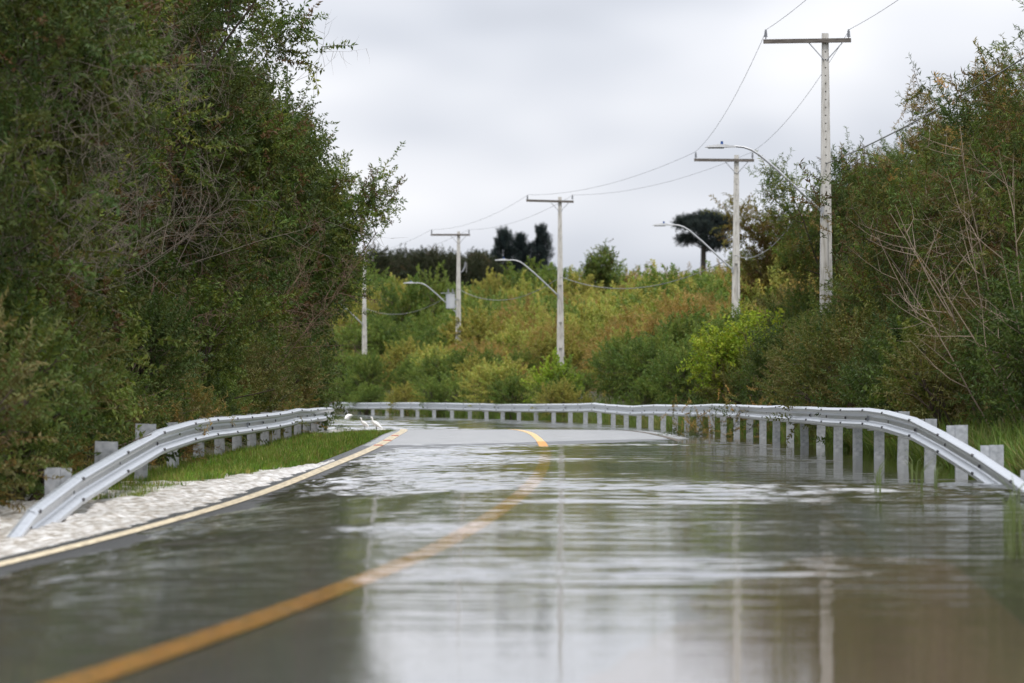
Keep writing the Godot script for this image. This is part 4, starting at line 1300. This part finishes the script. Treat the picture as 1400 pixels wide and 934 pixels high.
func far_trees() -> void:
	var fd := 560.0
	# umbrella pine
	var x := (961.0 - 700.0) / 5500.0 * fd
	var gy := ground_y(x, fd)
	var top := 0.94 + (540.0 - 284.0) / 5500.0 * fd
	var t := thing("umbrella_pine", "dark umbrella-shaped pine on the skyline", "tree", P(x, gy, fd))
	var g := Geo.new()
	g.tube(PackedVector3Array([Vector3(0, -0.5, 0), Vector3(0.1, (top - gy) * 0.5, 0), Vector3(0, top - gy - 0.8, 0)]), PackedFloat32Array([0.45, 0.36, 0.16]), 8)
	var b := Bunch.new()
	var r := RandomNumberGenerator.new()
	r.seed = 5
	for k in 42:
		var a := r.randf() * TAU
		var q := sqrt(r.randf()) * 3.3
		var lower := k % 3 == 0
		var c := Vector3(cos(a) * q * (1.15 if not lower else 0.95), (top - gy) - 1.0 - 0.1 * q * q - (r.randf_range(1.6, 4.0) if lower else r.randf() * 0.9), sin(a) * q)
		g.tube(PackedVector3Array([Vector3(0, c.y - 1.2, 0), c.lerp(Vector3(0, c.y - 0.9, 0), 0.4), c]), PackedFloat32Array([0.1, 0.07, 0.04]), 4)
		for s in 70:
			var u := Vector3(r.randfn(0, 1), r.randfn(0.2, 0.8), r.randfn(0, 1)).normalized()
			b.add(c + u * Vector3(0.85, 0.5, 0.85) * r.randf_range(0.2, 1.0), u, r.randf() * TAU, r.randf_range(0.4, 0.7), tint([Color(0.042, 0.055, 0.066), Color(0.055, 0.07, 0.076)], r))  # bluish veil of distant haze mixed into the needle colours
	put("trunk", g.mesh(), mats.bark_dark, t)
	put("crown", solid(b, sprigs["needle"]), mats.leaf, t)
	# two dark conifers
	var con := [[690.0, 316.0, 3.0, "broad twin-topped dark conifer on the skyline"], [739.0, 309.0, 2.0, "narrow dark conifer on the skyline next to a broader one"], [712.0, 322.0, 1.9, "small dark conifer on the skyline between two larger ones"]]
	for c in con:
		x = (c[0] - 700.0) / 5500.0 * fd
		gy = ground_y(x, fd)
		top = 0.94 + (540.0 - c[1]) / 5500.0 * fd - gy
		t = thing("dark_conifer", c[3], "tree", P(x, gy, fd))
		g = Geo.new()
		b = Bunch.new()
		g.tube(PackedVector3Array([Vector3(0, -0.5, 0), Vector3(0, top * 0.95, 0)]), PackedFloat32Array([0.35, 0.05]), 7)
		var layers := 16
		for k in layers:
			var f := float(k) / layers
			var y := top * lerpf(0.25, 0.97, f)
			var arms := 6
			for j in arms:
				var a := r.randf() * TAU
				var reach: float = c[2] * (pow(1.0 - f, 0.75) * 1.1 + 0.15) * r.randf_range(0.35, 1.3)
				var e := Vector3(cos(a) * reach, y + reach * 0.15, sin(a) * reach)
				g.tube(PackedVector3Array([Vector3(0, y, 0), e]), PackedFloat32Array([0.06, 0.02]), 3)
				for s in 14:
					var w := pow(r.randf(), 0.6)
					b.add(Vector3(0, y, 0).lerp(e, w) + Vector3(r.randfn(0, 0.2), r.randfn(0, 0.25), r.randfn(0, 0.2)), e + Vector3(r.randfn(0, 0.8), r.randf_range(0.0, 1.2), r.randfn(0, 0.8)), r.randf() * TAU, r.randf_range(0.35, 0.75), tint([Color(0.034, 0.05, 0.062), Color(0.046, 0.062, 0.07)], r))  # needles lifted towards blue, air haze put into their colour
		put("trunk", g.mesh(), mats.bark_dark, t)
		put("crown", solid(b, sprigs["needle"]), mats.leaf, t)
	# dark wood on the ridge to the left and some bare grey crowns
	for k in 17:
		var px := 500.0 + k * 10.5 + rng.randf_range(-3, 3)
		var dd := 480.0 + rng.randf_range(-25, 25)
		x = (px - 700.0) / 5500.0 * dd
		gy = ground_y(x, dd)
		var py := 352.0 + rng.randf_range(-8, 8) + (4.0 if k > 12 else 0.0)
		top = 0.94 + (540.0 - py) / 5500.0 * dd - gy
		bush("ridge_tree", "dark rounded tree in the row along the ridge", "tree", P(x, gy, dd), 800 + k, {"h": top, "r": rng.randf_range(1.7, 2.5), "n": 300, "clumps": 12, "cols": [Color(0.035, 0.045, 0.028), Color(0.045, 0.055, 0.03), Color(0.05, 0.05, 0.032)], "leaf": "large", "size": 1.7, "tall": 1.6}, "trees along the ridge")
	for k in 7:
		var px: float = [508.0, 522.0, 574.0, 612.0, 634.0, 650.0, 590.0][k]
		var dd := 470.0
		x = (px - 700.0) / 5500.0 * dd
		gy = ground_y(x, dd)
		top = 0.94 + (540.0 - [345.0, 348.0, 345.0, 335.0, 338.0, 345.0, 343.0][k]) / 5500.0 * dd - gy
		tree("thin_crowned_tree", "thin grey-brown half-bare tree above the dark ridge row", "tree", P(x, gy, dd), 830 + k, {"h": top, "stems": 3, "spread": 0.2, "levels": 2, "kids0": 9, "kids1": 6, "dense": 0.8, "cols": [Color(0.09, 0.085, 0.075), Color(0.07, 0.075, 0.055)], "leaf": "feathery", "size": 1.0, "from": 0.5, "bark": mats.bark, "reach": 0.5, "girth": 0.006}, "half-bare trees on the ridge")
	# small airy trees on top of the slope
	tree("airy_tree", "small airy green tree standing alone on top of the slope", "tree", P((831.0 - 700.0) / 5500.0 * 285.0, ground_y(6.8, 285.0), 285.0), 850, {"h": 6.2, "stems": 2, "spread": 0.2, "levels": 2, "kids0": 9, "kids1": 6, "dense": 2.0, "cols": GREEN + MID, "leaf": "large", "size": 0.8, "from": 0.6, "reach": 0.55})
	tree("airy_tree", "sparse pale tree on top of the slope below a street lamp", "tree", P((885.0 - 700.0) / 5500.0 * 275.0, ground_y(9.2, 275.0), 275.0), 851, {"h": 4.6, "stems": 2, "spread": 0.1, "levels": 2, "kids0": 9, "kids1": 6, "dense": 0.8, "cols": OLIVE, "leaf": "large", "size": 0.7, "from": 0.5, "reach": 0.6})

func small_plants() -> void:
	var r := RandomNumberGenerator.new()
	r.seed = 12
	# lawn strip between the left rail and the edge line
	var b := Bunch.new()
	while b.count < 6500:
		var d := r.randf_range(42.0, 96.0)
		var edge := lerpf(-4.15, -3.28, smoothstep(43.0, 58.0, d)) + 0.12 * noise_a.get_noise_2d(d * 30.0, 4.0)
		if d > 84.0:
			edge = lerpf(edge, -3.15, smoothstep(84.0, 92.0, d))
		var lo := -4.9 if d < 86.0 else -4.4 + (d - 86.0) * 0.11
		var off := r.randf_range(lo, edge)
		if off > edge or off < lo:
			continue
		var x := table(CENTRE, d) + off
		if d > 60.0 and x < -4.75:
			continue
		if noise_a.get_noise_2d(x * 40.0, d * 14.0) < -0.22 and r.randf() < 0.75:
			continue
		var c := [Color(0.14, 0.26, 0.04), Color(0.18, 0.3, 0.045), Color(0.11, 0.2, 0.035), Color(0.22, 0.27, 0.06), Color(0.28, 0.26, 0.1)]
		b.add(P(x, ground_y(x, d) - 0.01, d), Vector3(r.randfn(0, 0.12), 1, r.randfn(0, 0.12)), r.randf() * TAU, r.randf_range(0.45, 1.1), tint(c, r))
	var o := scatter("grass", b, sprigs["lawn"], mats.leaf)
	o.set_meta("kind", "stuff")
	tag(o, "short green grass strip between guardrail and edge line", "grass")
	# tall grass on the right bank
	b = Bunch.new()
	while b.count < 4600:
		var d := r.randf_range(38.0, 74.0) if r.randf() < 0.45 else r.randf_range(74.0, 212.0)
		var x := table(RIGHT_RAIL, d) + 0.55 + pow(r.randf(), 1.5) * 2.2
		b.add(P(x, ground_y(x, d) - 0.02, d), Vector3(r.randfn(0, 0.15), 1, r.randfn(0, 0.15)), r.randf() * TAU, r.randf_range(0.45, 1.15) * (1.0 if d < 74.0 else 0.8), tint([Color(0.11, 0.18, 0.035), Color(0.14, 0.2, 0.05), Color(0.09, 0.14, 0.03), Color(0.2, 0.19, 0.08)], r))
	o = scatter("bank_grass", b, sprigs["tall_grass"], mats.leaf)
	o.set_meta("kind", "stuff")
	tag(o, "tall rank grass along the waterline behind the long guardrail", "grass")
	# single clumps of blades standing in the water
	for k in 9:
		var q: Array = [[40.0, 4.05], [41.5, 4.35], [39.0, 3.55], [43.0, 3.9], [32.0, 4.0], [29.0, 3.55], [27.5, 3.45], [46.0, 4.6], [98.0, 4.3]][k]
		var bb := Geo.new()
		for j in 5:
			var a := r.randf() * TAU
			var out := Vector3(cos(a), 0, sin(a))
			var hh := r.randf_range(0.14, 0.34)
			bb.tube(PackedVector3Array([out * 0.02 - Vector3(0, 0.2, 0), out * 0.04 + Vector3(0, hh * 0.6, 0), out * (0.06 + hh * 0.35) + Vector3(0, hh, 0)]), PackedFloat32Array([0.005, 0.005, 0.001]), 3)
		var m := put("grass_clump", bb.mesh(), mats.blade if mats.has("blade") else mat("blade", lin(0.11, 0.15, 0.04), 0.6))
		m.position = P(q[1], 0, q[0])
		tag(m, "few thin grass blades poking out of the flood water", "grass", "grass clumps in the flood water")
